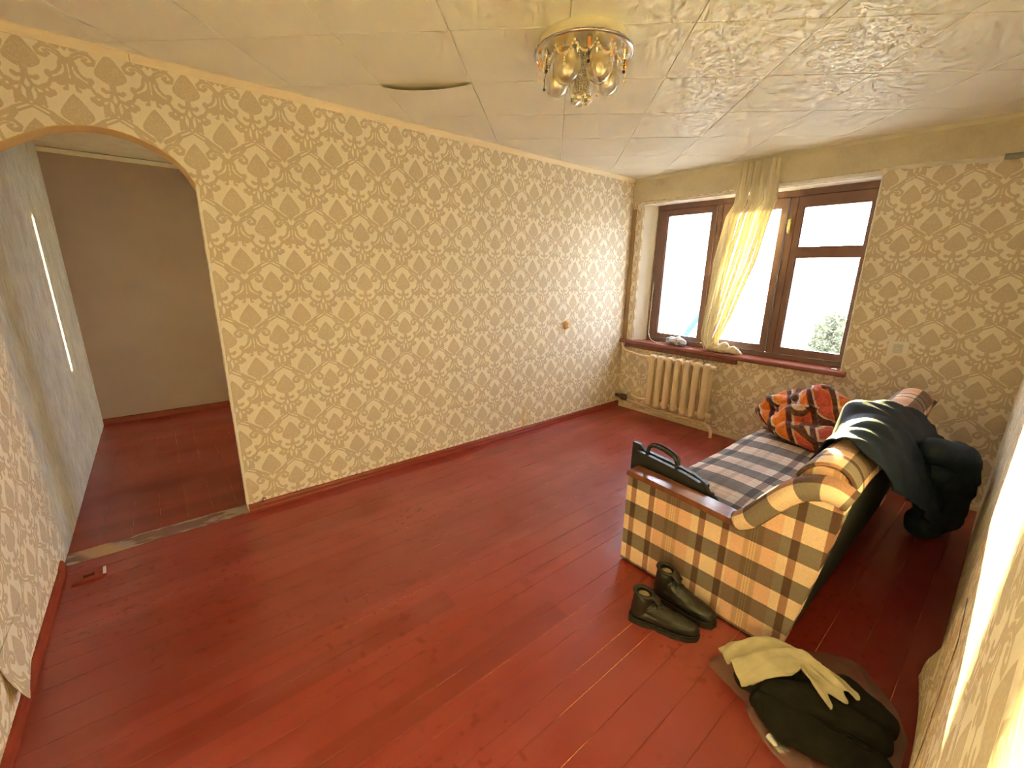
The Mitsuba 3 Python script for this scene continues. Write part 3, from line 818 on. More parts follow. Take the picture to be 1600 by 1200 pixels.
# back pad: rounded profile drawn along x
bp = spl([(-2.365, 0.40), (-2.405, 0.52), (-2.445, 0.65), (-2.485, 0.765), (-2.53, 0.832), (-2.585, 0.855), (-2.635, 0.842), (-2.668, 0.80), (-2.678, 0.75)], 44)
bx_ = np.linspace(SX0 + 0.082, SX1 - 0.03, 60)
P = np.zeros((len(bx_), len(bp), 3))
for a, x in enumerate(bx_):
    e = min(x - bx_[0], bx_[-1] - x); sh = 0.014 * (1 - min(e / 0.05, 1)) ** 2
    c = np.array([-2.55, 0.60]); P[a, :, 0] = x; P[a, :, 1:] = c + (bp - c) * (1 - sh * 2.0)
P[..., 2] += 0.010 * fb(P, 4, 8); P[..., 1] += 0.010 * fb(P, 4, 9)
bm_, uv_ = sheet(P[:, ::-1], 0.014)
back = add('back_cushion', bm_, 'mat_plaid', sofa, smooth=True, uv=np.stack([uv_[:, 0] + 0.02, uv_[:, 1] + 0.05], 1), label='padded plaid back')
# end face of the back pad, with piping
for xe, dx in ((bx_[0] + 0.010, -1), (bx_[-1] - 0.010, 1)):
    pe = Polygon([tuple(q) for q in (np.array([-2.55, 0.60]) + (bp - np.array([-2.55, 0.60])) * 0.965)] + [(-2.60, 0.40)]).buffer(0)
    g = extr(pe, min(xe, xe - dx * 0.03), max(xe, xe - dx * 0.03), 'x').subdivide_to_size(0.06)
    add('end_face', g, 'mat_plaid', back, uv=uvx(g, lambda v: -v[:, 1] * 1.0 - 2.40, lambda v: v[:, 2] - 0.75), label='plaid end of the back')
    add('piping', tube([(xe, q[0], q[1]) for q in (np.array([-2.55, 0.60]) + (bp[8:] - np.array([-2.55, 0.60])) * 0.985)], 0.006, 40, 8, up=(1, 0, 0)), 'mat_piping', back, smooth=True)
add('rear_lining', extr(Polygon([(-2.565, 0.02), (-2.655, 0.60), (-2.672, 0.748), (-2.640, 0.748), (-2.60, 0.50), (-2.535, 0.02)]), SX0 + 0.077, SX1 - 0.077, 'x'), 'mat_lining', sofa, label='black cloth lining of the sofa back')

# ----------------------------------------------------------------- black case leaning inside the near arm
case = thing('briefcase', 'flat black plastic case with a handle leaning inside the sofa arm', 'briefcase')


def slab(poly, x, lean, th):
    g = extr(poly, -th / 2, th / 2, 'x')
    v = g.vertices; g.vertices = np.stack([x + v[:, 0] + lean * (v[:, 2] - 0.44), v[:, 1], v[:, 2]], 1)
    return g


body = Polygon([(-1.735, 0.440), (-1.735, 0.600), (-1.90, 0.585), (-2.02, 0.572), (-2.10, 0.556), (-2.125, 0.545), (-2.140, 0.520), (-2.145, 0.440)]).buffer(0.006, quad_segs=3).buffer(-0.003)
add('shell', slab(body, 2.478, 0.10, 0.022), 'mat_black_plastic', case, label='outer shell')
body2 = Polygon([(-1.70, 0.440), (-1.685, 0.625), (-1.73, 0.622), (-1.76, 0.600), (-1.90, 0.590), (-2.05, 0.570), (-2.12, 0.545), (-2.13, 0.440)]).buffer(0.006, quad_segs=3).buffer(-0.003)
add('shell', slab(body2, 2.512, 0.12, 0.022), 'mat_black_plastic', case, label='rear shell with a raised corner')
hx = 2.502
hand = tube([(hx, -1.79, 0.597), (hx, -1.80, 0.640), (hx, -1.83, 0.655), (hx, -1.87, 0.652), (hx, -1.92, 0.640), (hx, -1.955, 0.622), (hx, -1.965, 0.580)], 0.009, 28, 10, up=(1, 0, 0))
hand2 = tube([(hx + 0.018, -1.785, 0.60), (hx + 0.018, -1.80, 0.648), (hx + 0.018, -1.84, 0.664), (hx + 0.018, -1.90, 0.655), (hx + 0.018, -1.955, 0.63), (hx + 0.018, -1.965, 0.59)], 0.007, 28, 10, up=(1, 0, 0))
add('handle', cat(hand, hand2), 'mat_black_plastic', case, smooth=True, label='moulded handle')
add('strap', cat(tube([(2.488, -2.10, 0.556), (2.484, -2.135, 0.546), (2.482, -2.150, 0.515), (2.486, -2.158, 0.470)], 0.010, 16, 8), box(2.474, 2.494, -2.172, -2.140, 0.500, 0.535, 0.004), tube([(2.486, -2.16, 0.52), (2.480, -2.185, 0.515), (2.478, -2.20, 0.495)], 0.006, 8, 6)), 'mat_black_dark', case, smooth=40, label='strap with a buckle')

# ----------------------------------------------------------------- fleece blanket
bl = [[(4.02, -2.00, 0.55, 0.10), (4.05, -2.25, 0.56, 0.12)], [(4.00, -2.02, 0.51, 0.075), (3.93, -2.22, 0.52, 0.09), (3.97, -2.36, 0.53, 0.08)],
      [(4.05, -2.02, 0.66, 0.07), (4.10, -2.13, 0.72, 0.085), (4.06, -2.26, 0.67, 0.09)], [(4.12, -1.90, 0.64, 0.05), (4.10, -2.00, 0.70, 0.05)],
      [(3.98, -2.22, 0.62, 0.07), (4.0, -2.36, 0.66, 0.07)], [(4.05, -2.36, 0.70, 0.05), (4.08, -2.46, 0.70, 0.04)], [(3.94, -2.02, 0.58, 0.05), (4.02, -2.10, 0.74, 0.045)],
      [(4.1, -1.95, 0.50, 0.08), (4.14, -2.2, 0.52, 0.10)], [(3.80, -2.06, 0.50, 0.075), (3.78, -2.24, 0.50, 0.085), (3.86, -2.36, 0.52, 0.08)], [(3.88, -1.98, 0.50, 0.08), (3.92, -2.05, 0.60, 0.07)], [(4.09, -1.80, 0.52, 0.055), (4.08, -1.87, 0.60, 0.065), (4.09, -1.98, 0.64, 0.07)], [(3.98, -1.93, 0.50, 0.07), (4.06, -1.83, 0.50, 0.06)]]
bm_ = blob(bl, 0.016, 8, 0.028, 9.0, 4)
bm_.vertices[:, 2] = np.maximum(bm_.vertices[:, 2], 0.440)
bm_.vertices[:, 0] = np.minimum(bm_.vertices[:, 0], 4.172)
bm_.vertices[:, 1] = np.maximum(bm_.vertices[:, 1], np.interp(bm_.vertices[:, 2], [0.40, 0.52, 0.65, 0.765, 0.85], [-2.365, -2.405, -2.445, -2.485, -2.55]) + 0.03)
vv = bm_.vertices
add('blanket', bm_, 'mat_fleece', smooth=True, uv=np.stack([-vv[:, 1] * 1.05 + 0.45 * vv[:, 2] + 0.2 * vv[:, 0], vv[:, 2] * 1.25 - 0.3 * vv[:, 1] - 0.55 * vv[:, 0]], 1), label='crumpled orange and black checked fleece blanket on the far end of the sofa', cat='blanket')

# ----------------------------------------------------------------- dark jacket over the sofa back
path = np.array([(-2.415, 0.60), (-2.45, 0.70), (-2.488, 0.79), (-2.53, 0.855), (-2.585, 0.888), (-2.645, 0.875), (-2.70, 0.82), (-2.745, 0.72), (-2.785, 0.60), (-2.82, 0.47), (-2.845, 0.36)])
pv = spl(path, 54)
xn = spl([(0, 2.90), (1, 2.84), (2, 2.78), (3, 2.72), (4, 2.66), (5, 2.60), (6, 2.62), (7, 2.72), (8, 2.95), (9, 3.15), (10, 3.30)], 54)[:, 1]
xf = spl([(0, 3.30), (1, 3.32), (2, 3.36), (3, 3.42), (4, 3.48), (5, 3.52), (6, 3.62), (7, 3.78), (8, 3.95), (9, 4.05), (10, 4.08)], 54)[:, 1]
uu = np.linspace(0, 1, 64)
P = np.zeros((64, 54, 3))
for a, u in enumerate(uu):
    P[a, :, 0] = xn * (1 - u) + xf * u; P[a, :, 1:] = pv
fold = (np.sin(P[..., 0] * 38 + 6 * fb(P, 3, 2) * 3) * 0.5 + 0.5) * 0.013 + 0.035 * np.abs(fb(P * np.array([1.0, .35, .35]), 9, 7))
vd = np.linspace(0, 1, 54)[None, :]
out = np.where(vd < 0.45, 1.0, 1.0 + 1.6 * (vd - 0.45))
d_ = np.gradient(pv, axis=0); nn_ = np.stack([-d_[:, 1], d_[:, 0]], 1); nn_ /= np.linalg.norm(nn_, axis=1, keepdims=True)
if nn_[25, 1] < 0:
    nn_ = -nn_
P[..., 1] += nn_[None, :, 0] * fold * out; P[..., 2] += nn_[None, :, 1] * fold * out
ug_ = uu[:, None]
bump_ = np.exp(-((ug_ - 0.78) / 0.22) ** 2 - ((vd - 0.24) / 0.15) ** 2)
P[..., 2] += 0.075 * bump_; P[..., 1] += 0.05 * bump_
jk = thing('jacket', 'dark navy jacket thrown over the sofa back and hanging down behind', 'jacket')
m_, uv_ = sheet(P, 0.006)
add('body', m_, 'mat_navy', jk, smooth=True)
# sleeves and skirt bunched behind the sofa, down to the floor
sl_b = blob([[(3.45, -2.80, 0.60, 0.07), (3.75, -2.83, 0.45, 0.08), (3.95, -2.84, 0.22, 0.09), (4.05, -2.83, 0.10, 0.09)], [(3.55, -2.86, 0.70, 0.05), (3.80, -2.88, 0.58, 0.07), (4.0, -2.88, 0.35, 0.09), (4.1, -2.86, 0.12, 0.10)], [(3.9, -2.80, 0.12, 0.09), (4.25, -2.84, 0.10, 0.09)], [(3.3, -2.80, 0.74, 0.06), (3.5, -2.87, 0.68, 0.07)]], 0.025, 10, 0.03, 7, 9)
sl_b.vertices[:, 2] = np.maximum(sl_b.vertices[:, 2], 0.003); sl_b.vertices[:, 1] = np.clip(sl_b.vertices[:, 1], -2.985, -2.70)
add('sleeve', sl_b, 'mat_navy', jk, smooth=True, label='bunched sleeves and hem')

# ----------------------------------------------------------------- boots


def boot(name, lab, pos, yaw, sz=1.0):
    """Toe towards +x of the boot's own frame, heel at the origin."""
    b = thing(name, lab, 'boot', 'pair of black leather boots')
    up = [[(0.04, 0, 0.065, 0.040), (0.045, 0, 0.115, 0.038), (0.05, 0, 0.15, 0.043)], [(0.04, 0, 0.06, 0.040), (0.12, 0, 0.062, 0.044), (0.20, 0.004, 0.050, 0.043)],
          [(0.09, 0, 0.10, 0.040), (0.16, 0.002, 0.065, 0.042)], [(0.20, 0.004, 0.050, 0.043), (0.262, 0.0, 0.046, 0.033)]]
    M = tm(blob(up, 0.009, 6, 0.004, 16, 3))
    M.vertices[:, 2] = np.maximum(M.vertices[:, 2], 0.022)
    M.merge_vertices()
    mm = Manifold(m3.Mesh(np.asarray(M.vertices, np.float32), np.asarray(M.faces, np.uint32)))
    cut = Manifold.batch_hull([Manifold.sphere(0.032, 20).translate([0.05, 0, z]) for z in (0.16, 0.24)]) + Manifold.batch_hull([Manifold.sphere(0.012, 16).translate([0.07, 0, 0.165]), Manifold.sphere(0.012, 16).translate([0.12, 0, 0.155])])
    body = mm - cut if mm.volume() > 0 else mm
    ol = Polygon([(0.0, 0.0), (0.004, 0.028), (0.05, 0.036), (0.11, 0.036), (0.18, 0.049), (0.235, 0.045), (0.275, 0.030), (0.292, 0.005), (0.285, -0.020), (0.25, -0.038), (0.19, -0.046), (0.11, -0.036), (0.05, -0.036), (0.004, -0.028)]).buffer(0.006, quad_segs=4)
    sole = cat(extr(ol, 0.008, 0.026, 'z'), extr(ol.intersection(sbox(-0.1, -0.1, 0.085, 0.1)), 0.0, 0.010, 'z'), extr(ol.intersection(sbox(0.12, -0.1, 0.4, 0.1)).buffer(-0.003), 0.0, 0.010, 'z'))
    welt = tube([(q[0], q[1], 0.029) for q in list(ol.buffer(-0.006).exterior.coords)[::2]], 0.004, 60, 6)
    tw = T().translate(list(pos)).rotate([0, 0, 1], yaw).scale([1.0, 1.05, sz])
    add('upper', tm(body), 'mat_leather', b, smooth=35, to_world=tw)
    add('sole', cat(sole), 'mat_rubber', b, to_world=tw, label='thick rubber sole')
    add('welt', welt, 'mat_rubber', b, smooth=True, to_world=tw)
    add('collar', lathe([(0.034 + 0.009 * math.cos(t), 0.172 + 0.008 * math.sin(t)) for t in np.linspace(0, 2 * math.pi, 12)], (0, 0, 0), 24).apply_transform(np.array([[1.15, 0, 0.0, 0.05], [0, 1, 0, 0], [-0.12, 0, 1, 0.006], [0, 0, 0, 1]])), 'mat_leather', b, smooth=True, to_world=tw, label='padded collar')
    add('lining', sphere([0.05, 0, 0.142], 0.033, 2, (1, 1, 1)), 'mat_fur', b, smooth=True, to_world=tw, label='tan fur lining')
    for i, (x, z) in enumerate(((0.098, 0.142), (0.112, 0.133), (0.126, 0.122))):
        add('lace', tube([(x, -0.030, z - 0.012), (x + 0.004, 0, z + 0.006), (x, 0.030, z - 0.012)], 0.0035, 10, 6), 'mat_rubber', b, smooth=True, to_world=tw)
    add('tongue', sheet([[[0.085 + 0.035 * (1 - t) , s * 0.024, 0.150 + 0.035 * t - 0.008 * s * s] for s in np.linspace(-1, 1, 7)] for t in np.linspace(0, 1, 6)], 0.006)[0], 'mat_leather', b, smooth=True, to_world=tw)
    return b


boot('boot', 'black leather ankle boot on the left, farther from the plaid sofa panel', (2.060, -2.055, 0.0), -65, 0.84)
boot('boot', 'black leather ankle boot on the right, against the plaid sofa panel', (2.268, -2.045, 0.0), -84, 0.97)

# ----------------------------------------------------------------- bag with clothes on the floor
bagc = np.array([2.24, -2.74])
ang_ = np.linspace(0, 2 * np.pi, 72, endpoint=False)
BO = np.array([(24, .25), (55, .20), (97, .31), (113, .37), (126, .30), (140, .262), (160, .29), (180, .32), (205, .33), (225, .32), (251, .275), (298, .26), (337, .305), (352, .344)])
prof = []
for rr_ in np.linspace(0.0, 1.0, 22):
    row = []
    for a in ang_:
        R0 = np.interp(math.degrees(a), np.r_[BO[-1, 0] - 360, BO[:, 0], BO[0, 0] + 360], np.r_[BO[-1, 1], BO[:, 1], BO[0, 1]])
        x, y = bagc + R0 * rr_ * np.array([math.cos(a), math.sin(a)])
        y = max(y, -2.985)
        z = 0.030 * (1 - rr_ ** 2) ** 0.8 + 0.006
        row.append([x, y, z])
    prof.append(row)
prof = np.array(prof)
cr = fb(prof, 16, 5) * 2
prof[..., 2] = np.maximum(0.004, prof[..., 2] + 0.045 * np.abs(cr) * np.clip(prof[..., 2] / 0.03, 0.35, 1))
prof[:17, :, 2] = np.minimum(prof[:17, :, 2], 0.020 + 0.008 * np.abs(cr[:17]))
prof = np.concatenate([prof, prof[:, :1]], 1)
bag = thing('plastic_bag', 'clear crumpled plastic bag lying on the floor under black clothes', 'bag')
i_, j_ = np.meshgrid(np.arange(21), np.arange(72), indexing='ij')
q_ = np.stack([i_ * 73 + j_, (i_ + 1) * 73 + j_, (i_ + 1) * 73 + j_ + 1, i_ * 73 + j_ + 1], -1).reshape(-1, 4)
add('film', trimesh.Trimesh(prof.reshape(-1, 3), np.vstack([q_[:, [0, 1, 2]], q_[:, [0, 2, 3]]]), process=False), 'mat_clear_film', bag, smooth=40)
add('printed_corner', sheet([[[1.945 + 0.035 * a + 0.02 * b, -2.72 + 0.05 * b - 0.02 * a, 0.012 + 0.012 * math.sin(5 * a) * b] for a in np.linspace(0, 1, 8)] for b in np.linspace(0, 1, 8)], 0.002)[0], 'mat_paper_pack', bag, smooth=True, label='blue and white printed corner')
blk = blob([[(2.09, -2.55, 0.05, 0.045), (2.20, -2.62, 0.05, 0.05)], [(2.05, -2.62, 0.045, 0.045), (2.00, -2.72, 0.04, 0.045), (2.05, -2.85, 0.045, 0.05), (2.12, -2.93, 0.04, 0.05)], [(2.10, -2.62, 0.05, 0.05), (2.20, -2.78, 0.055, 0.06), (2.20, -2.90, 0.05, 0.06)],
            [(2.26, -2.70, 0.05, 0.05), (2.33, -2.80, 0.05, 0.055), (2.28, -2.90, 0.05, 0.055)], [(2.12, -2.70, 0.05, 0.06), (2.28, -2.78, 0.05, 0.06)]], 0.018, 10, 0.02, 11, 6)
blk.vertices[:, 2] = np.maximum(blk.vertices[:, 2], 0.038)
prin('mat_black_cloth', lambda p, n, uv: mi.Color3f(0.014, 0.013, 0.009) * (0.6 + 0.8 * fbm(p.x * 40, p.y * 40, p.z * 40)), 0.85, spec=0.2, sheen=0.3)
add('black_garment', blk, 'mat_black_cloth', smooth=True, label='crumpled black garment on the plastic bag', cat='clothes')
# beige rag, twisted in its middle
rc = spl([(2.062, -2.490, 0.105), (2.14, -2.54, 0.125), (2.215, -2.59, 0.13), (2.268, -2.665, 0.135), (2.250, -2.735, 0.13), (2.215, -2.81, 0.115)], 60)
rw = np.interp(np.linspace(0, 1, 60), [0, 0.12, 0.42, 0.62, 0.8, 1], [0.072, 0.085, 0.080, 0.042, 0.062, 0.074])
tw_ = np.interp(np.linspace(0, 1, 60), [0, 0.4, 0.6, 0.75, 1], [0.0, 0.1, 0.7, 0.9, 1.0])
dt = np.gradient(rc, axis=0); dt /= np.linalg.norm(dt, axis=1, keepdims=True)
sd_ = np.cross(dt, [0, 0, 1]); sd_ /= np.linalg.norm(sd_, axis=1, keepdims=True); upv = np.cross(sd_, dt)
P = np.zeros((60, 26, 3))
for a in range(60):
    for b, s in enumerate(np.linspace(-1, 1, 26)):
        fo = 0.015 * math.sin(s * 5.0 + tw_[a] * 3) + 0.012 * math.sin(s * 9 + a * 0.12)
        ed = 0.0
        if a > 50:
            ed = 0.02 * math.sin(s * 7 + 1) * (a - 50) / 9
        P[a, b] = rc[a] + sd_[a] * s * rw[a] + upv[a] * (fo - 0.022 * abs(s) ** 2) + dt[a] * ed
P[..., 2] += 0.022 * fb(P, 24, 3)
for a in range(60):
    for b in range(26):
        near = np.hypot(blk.vertices[:, 0] - P[a, b, 0], blk.vertices[:, 1] - P[a, b, 1]) < 0.022
        base_ = blk.vertices[near, 2].max() + 0.008 if near.any() else 0.03
        P[a, b, 2] = max(P[a, b, 2], base_)
for _ in range(2):
    P[1:-1, 1:-1, 2] = np.maximum(P[1:-1, 1:-1, 2], 0.25 * (P[:-2, 1:-1, 2] + P[2:, 1:-1, 2] + P[1:-1, :-2, 2] + P[1:-1, 2:, 2]))
add('rag', sheet(P, 0.005)[0], 'mat_rag', smooth=True, label='pale beige twisted rag lying over the black garment', cat='rag')

# ----------------------------------------------------------------- curtain
cz = [2.462, 2.142, 2.045, 1.662, 1.43, 1.13, 0.91, 0.82]
cl = [-1.090, -1.074, -1.016, -0.960, -0.956, -0.935, -0.925, -0.95]
cr_ = [-1.416, -1.434, -1.405, -1.336, -1.263, -1.182, -1.100, -1.09]
zz = np.linspace(2.47, 0.815, 120)
yl, yr = np.interp(-zz, -np.array(cz), cl), np.interp(-zz, -np.array(cz), cr_)
cm = []
NS = 9
for k in range(NS):
    g0, g1 = k / NS, (k + 1) / NS
    rows = []
    for a, z in enumerate(zz):
        gap = 0.16 * max(0.0, math.sin(math.pi * min(max((2.12 - z) / 1.15, 0), 1))) * (1.0 if k % 3 else 0.5) * (1 if k >= 3 else 0.1)
        row = []
        for t in np.linspace(gap / 2, 1 - gap / 2, 9):
            q = g0 + (g1 - g0) * t
            w = (yl[a] - yr[a])
            y = yl[a] - w * q + 0.004 * math.sin(z * 5 + k * 2)
            x = L - 0.030 - 0.020 * math.sin(math.pi * t) * (1 if k % 2 else -1) - 0.010 * math.sin(3 * z + k) + (0.055 if z < 1.0 else 0.0) * 0
            if z < 0.97:
                x += 0.055 * (0.97 - z) / 0.15
            row.append([x, y, z])
        rows.append(row)
    cm.append(sheet(rows, 0.0012)[0])
cur = thing('curtain', 'gathered cream tulle curtain hanging from the ceiling across the window', 'curtain')
add('drape', cat(*cm), 'mat_tulle', cur, smooth=True)
kn = blob([[(4.72, -1.00, 0.85, 0.030), (4.71, -1.06, 0.875, 0.034), (4.72, -1.10, 0.85, 0.034)], [(4.70, -1.10, 0.845, 0.028), (4.715, -1.155, 0.89, 0.032), (4.71, -1.19, 0.845, 0.030)], [(4.705, -1.18, 0.84, 0.026), (4.715, -1.24, 0.862, 0.030), (4.70, -1.31, 0.832, 0.018)], [(4.73, -1.02, 0.835, 0.022), (4.73, -1.25, 0.835, 0.022)]], 0.010, 6, 0.012, 22, 3)
kn.vertices[:, 2] = np.maximum(kn.vertices[:, 2], 0.8125)
prin('mat_curtain_heap', lambda p, n, uv: mi.Color3f(0.74, 0.66, 0.48) * (0.75 + 0.4 * fbm(p.x * 30, p.y * 30, p.z * 30)), 0.8)
add('gathered_hem', kn, 'mat_curtain_heap', cur, smooth=True, label='bunched hem lying on the sill')

# things on the sill
pk = blob([[(4.735, -0.57, 0.85, 0.038), (4.74, -0.66, 0.865, 0.045), (4.735, -0.72, 0.848, 0.034)], [(4.76, -0.62, 0.85, 0.035)]], 0.010, 4, 0.016, 26, 8)
pk.vertices[:, 2] = np.maximum(pk.vertices[:, 2], 0.8125)
add('crumpled_wrapper', pk, 'mat_paper_pack', smooth=25, label='crumpled white and blue wrapper on the window sill', cat='wrapper')
add('cable', tube([(L + 0.115, -0.262, 1.45), (L + 0.112, -0.262, 1.15), (L + 0.10, -0.265, 0.98), (L + 0.06, -0.31, 0.855), (L + 0.03, -0.40, 0.817), (L + 0.03, -0.48, 0.819), (L + 0.035, -0.535, 0.825)], 0.0035, 50, 8), 'mat_wire', smooth=True, label='thin pale cable looping down beside the left window pane', cat='cable')
lid = lathe([(0, 0.0), (0.020, 0.0), (0.021, 0.003), (0.019, 0.007), (0.014, 0.006), (0.012, 0.003), (0, 0.003)], (4.725, -2.035, 0.8125), 24)
add('bottle_cap', lid, 'mat_socket', smooth=30, label='small pale lid at the right end of the window sill', cat='lid')

# ----------------------------------------------------------------- radiator and pipes
rad = thing('radiator', 'cream cast iron radiator under the left half of the window', 'radiator')
RX0, RX1 = L - 0.185, L - 0.050


def rounded(x0, x1, y0, y1, z0, z1, r):
    sp = [Manifold.sphere(r, 12).translate([x, y, z]) for x in (x0 + r, x1 - r) for y in (y0 + r, y1 - r) for z in (z0 + r, z1 - r)]
    return Manifold.batch_hull(sp)


def fin(yc):
    col = Manifold()
    for (x0, x1) in ((RX0, RX0 + 0.056), (RX1 - 0.056, RX1)):
        col = col + rounded(x0, x1, yc - 0.031, yc + 0.031, 0.155, 0.715, 0.024)
    col = col + rounded(RX0 + 0.02, RX1 - 0.02, yc - 0.012, yc + 0.012, 0.19, 0.68, 0.010)
    for z in (0.20, 0.67):
        col = col + rounded(RX0 + 0.01, RX1 - 0.01, yc - 0.028, yc + 0.028, z - 0.034, z + 0.034, 0.024)
        col = col + Manifold.cylinder(0.098, 0.022, 0.022, 16).rotate([90, 0, 0]).translate([(RX0 + RX1) / 2, yc + 0.049, z])
    return col


f0 = mikit.ply(tm(fin(0.0)), 'mat_radiator', smooth=40)
for i in range(7):
    add('section', None, None, rad, ply=f0, to_world=T().translate([0, -0.505 - 0.0985 * i, 0]))
for z in (0.20, 0.67):
    add('plug', tube([((RX0 + RX1) / 2, -1.145, z), ((RX0 + RX1) / 2, -1.172, z)], 0.024, 2, 12, smooth=False), 'mat_radiator', rad, smooth=40)
xm = (RX0 + RX1) / 2
add('heating_pipe', tube([(L - 0.040, -0.030, 0.765), (L - 0.045, -0.040, 0.735), (L - 0.055, -0.085, 0.695), (L - 0.070, -0.15, 0.684), (xm, -0.30, 0.676), (xm, -0.462, 0.670)], 0.014, 40, 10), 'mat_radiator', smooth=True, label='upper cream heating pipe running from the corner to the radiator top', cat='pipe')
lp = thing('heating_pipe', 'lower cream heating pipe along the wall foot, bending down right of the radiator', 'pipe')
add('tube', tube([(L - 0.05, -0.16, 0.118), (L - 0.075, -0.40, 0.102), (L - 0.085, -0.80, 0.100), (L - 0.09, -1.06, 0.104), (L - 0.105, -1.15, 0.100), (L - 0.135, -1.20, 0.075), (L - 0.155, -1.215, 0.035), (L - 0.165, -1.22, 0.001)], 0.015, 60, 10), 'mat_radiator', lp, smooth=True)
add('branch', tube([(L - 0.05, -0.17, 0.150), (L - 0.06, -0.24, 0.178), (xm, -0.34, 0.190), (xm, -0.462, 0.198)], 0.014, 30, 10), 'mat_radiator', lp, smooth=True, label='branch to the radiator foot')
add('coupling', cat(tube([(L - 0.05, -0.003, 0.140), (L - 0.05, -0.07, 0.134)], 0.017, 2, 12, smooth=False), box(L - 0.078, L - 0.024, -0.175, -0.065, 0.100, 0.165, 0.016)), 'mat_rust', lp, smooth=40, label='dark iron coupling')

# ----------------------------------------------------------------- electrical fittings
sk_ = thing('wall_socket', 'small beige surface socket on the damask wall near the window', 'socket')
add('box', cat(box(3.705, 3.765, -0.034, -0.001, 0.992, 1.072, 0.006)), 'mat_socket_beige', sk_)
cyl = trimesh.creation.cylinder(radius=0.027, height=0.014, sections=24); cyl.apply_transform(trimesh.transformations.rotation_matrix(math.pi / 2, [1, 0, 0])); cyl.apply_translation([3.738, -0.040, 1.030])
add('socket_face', cyl, 'mat_socket_beige', sk_, smooth=30)
for dz in (-0.009, 0.009):
    add('pin_hole', sphere([3.738, -0.0465, 1.030 + dz], 0.003, 1), 'mat_hole', sk_)
wp = thing('wall_plate', 'small white square electrical plate on the wall right of the window', 'wall plate')
add('frame', tm(mbox(L - 0.014, L - 0.0005, -2.447, -2.335, 0.985, 1.090) - mbox(L - 0.02, L - 0.006, -2.420, -2.362, 1.005, 1.072)), 'mat_socket', wp)
prin('mat_socket_grey', (0.60, 0.57, 0.50), 0.4)
add('insert', box(L - 0.012, L - 0.005, -2.417, -2.365, 1.040, 1.069, 0.002), 'mat_socket_grey', wp)
add('insert', box(L - 0.012, L - 0.005, -2.417, -2.365, 1.008, 1.037, 0.002), 'mat_socket_grey', wp)
fp = thing('floor_plate', 'small red painted plate with a dark square hole on the floor by the left wall', 'plate')
pl_ = mbox(-0.062, 0.062, -0.040, 0.040, 0.0, 0.012) - mbox(-0.022, 0.020, -0.015, 0.015, -0.01, 0.02)
tf_ = T().translate([0.112, -0.178, 0.0008]).rotate([0, 0, 1], 4)
add('plate', tm(pl_), 'mat_red_paint', fp, to_world=tf_)
add('hole', box(-0.0215, 0.0195, -0.0145, 0.0145, 0.0002, 0.002), 'mat_hole', fp, to_world=tf_, label='dark square hole')
add('worn_edge', box(0.050, 0.0635, -0.036, 0.036, 0.0085, 0.0135, 0.002), 'mat_plaster', fp, to_world=tf_, label='pale worn end')
add('splinter', tube([(0.925, -0.012, 0.055), (0.928, -0.018, 0.085), (0.945, -0.020, 0.078)], 0.004, 10, 6), 'mat_red_paint', 'baseboard_back_001', smooth=True, label='small upstanding splinter')

# ----------------------------------------------------------------- ceiling lamp
lamp = thing('ceiling_lamp', 'round mirrored ceiling lamp with glass shades and crystal pendants', 'ceiling lamp')
LC = np.array([2.165, -1.49])
c0 = (LC[0], LC[1], 0)
add('housing', lathe([(0, 2.497), (0.184, 2.497), (0.188, 2.492), (0.188, 2.449), (0, 2.449)], c0, 64), 'mat_lamp_housing', lamp, smooth=40, label='cream drum')
prin('mat_lamp_housing', (0.80, 0.74, 0.58), 0.35)
add('mirror_plate', lathe([(0, 2.4485), (0.202, 2.4485), (0.206, 2.445), (0.206, 2.440), (0.202, 2.437), (0, 2.437)], c0, 64), 'mat_mirror', lamp, smooth=30, label='mirrored disc')
add('rim', lathe([(0.2065 + 0.0045 * math.cos(t), 2.4425 + 0.0055 * math.sin(t)) for t in np.linspace(0, 2 * math.pi, 13)], c0, 64), 'mat_chrome', lamp, smooth=True, label='polished rim')
for i in range(5):
    a = math.radians(72 * i + 187)
    rx, ry = math.cos(a), math.sin(a)
    tl = T().translate([LC[0] + 0.092 * rx, LC[1] + 0.092 * ry, 2.437]).rotate([-ry, rx, 0], -16)
    sh = add('shade', lathe([(0.016, -0.010), (0.040, -0.022), (0.054, -0.048), (0.058, -0.080), (0.050, -0.112), (0.030, -0.134), (0.0, -0.142)] , (0, 0, 0), 28), 'mat_thin_glass', lamp, smooth=True, to_world=tl, label='clear glass globe')
    scene[sh + '__tube'] = {**mikit.ply(lathe([(0, -0.001), (0.014, -0.001), (0.026, -0.016), (0.034, -0.048), (0.034, -0.082), (0.022, -0.104), (0, -0.110)], (0, 0, 0), 20), 'mat_frosted', smooth=40), 'to_world': tl}
    scene[sh + '__print'] = {**mikit.ply(lathe([(0.0345, -0.056), (0.0352, -0.060), (0.0350, -0.084), (0.0335, -0.086), (0.0338, -0.058)], (0, 0, 0), 20), 'mat_gold_print', smooth=False), 'to_world': tl}
    scene[sh + '__cap'] = {**mikit.ply(lathe([(0, 0.0), (0.016, 0.0), (0.016, -0.014), (0, -0.014)], (0, 0, 0), 16), 'mat_gold', smooth=30), 'to_world': tl}


def beads(pts, r, sub=1):
    return cat(*[sphere(q, r, sub, (1, 1, 1)) for q in pts])


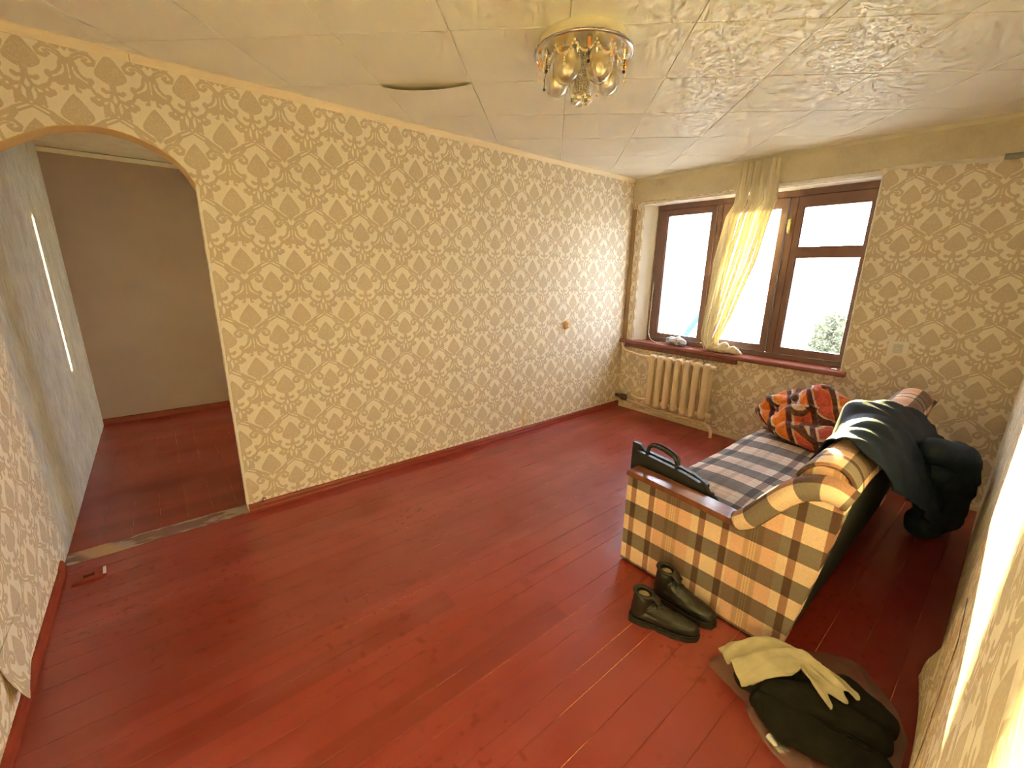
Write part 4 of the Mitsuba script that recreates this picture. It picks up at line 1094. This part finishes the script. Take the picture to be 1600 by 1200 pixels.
for i in range(16):      # strands of cut glass hanging in the middle
    a = math.radians(22.5 * i + 5); r0, r1 = 0.060, 0.022
    pts = [(LC[0] + (r0 + (r1 - r0) * t) * math.cos(a), LC[1] + (r0 + (r1 - r0) * t) * math.sin(a), 2.430 - 0.150 * t) for t in np.linspace(0, 1, 17)]
    add('crystal_strand', beads(pts, 0.0056), 'mat_crystal', lamp)
scene['mat_crystal'] = {'type': 'roughconductor', 'material': 'Ag', 'alpha': 0.12, 'specular_reflectance': rgb(0.72, 0.68, 0.62)}
for i in range(12):      # swags of pearls round the edge
    a0, a1 = math.radians(30 * i), math.radians(30 * (i + 1))
    pts = [(LC[0] + 0.168 * math.cos(a0 + (a1 - a0) * t), LC[1] + 0.168 * math.sin(a0 + (a1 - a0) * t), 2.428 - 0.040 * (1 - (2 * t - 1) ** 2)) for t in np.linspace(0, 1, 13)]
    add('pearl_swag', beads(pts, 0.0050), 'mat_pearl', lamp, smooth=True)
amb = lathe([(0, 0), (0.007, -0.004), (0.008, -0.030), (0.005, -0.036), (0, -0.038)], (0, 0, 0), 6)
clr = lathe([(0, 0), (0.006, -0.006), (0.009, -0.026), (0, -0.042)], (0, 0, 0), 6)
for i in range(24):
    a = math.radians(15 * i + 4)
    rr2 = 0.185 if i % 2 else 0.150
    q = [LC[0] + rr2 * math.cos(a), LC[1] + rr2 * math.sin(a), 2.430]
    kd = ('amber_pendant', amb, 'mat_amber') if i % 3 == 0 else ('glass_pendant', clr, 'mat_glass' if i % 4 == 1 else 'mat_crystal')
    add(kd[0], kd[1], kd[2], lamp, to_world=T().translate(q))
    if i % 2:
        add('drop', cat(beads([(q[0], q[1], 2.384 - 0.009 * k) for k in range(4)], 0.0036), sphere((q[0], q[1], 2.344), 0.0065, 1)), 'mat_pearl' if i % 4 == 1 else 'mat_hole', lamp, smooth=True)
for i in range(8):
    a = math.radians(360 / 7 * i); r = 0.034 if i < 7 else 0.0
    z = 2.272 if i < 7 else 2.252
    sp = add('glass_ball', sphere((LC[0] + r * math.cos(a), LC[1] + r * math.sin(a), z), 0.0165, 3), 'mat_glass' if i % 2 else 'mat_glass_pearl', lamp, smooth=True)
    add('thread', tube([(LC[0] + r * math.cos(a), LC[1] + r * math.sin(a), z + 0.0166), (LC[0] + 0.6 * r * math.cos(a), LC[1] + 0.6 * r * math.sin(a), 2.4365)], 0.0012, 2, 5, smooth=False), 'mat_wire', lamp)
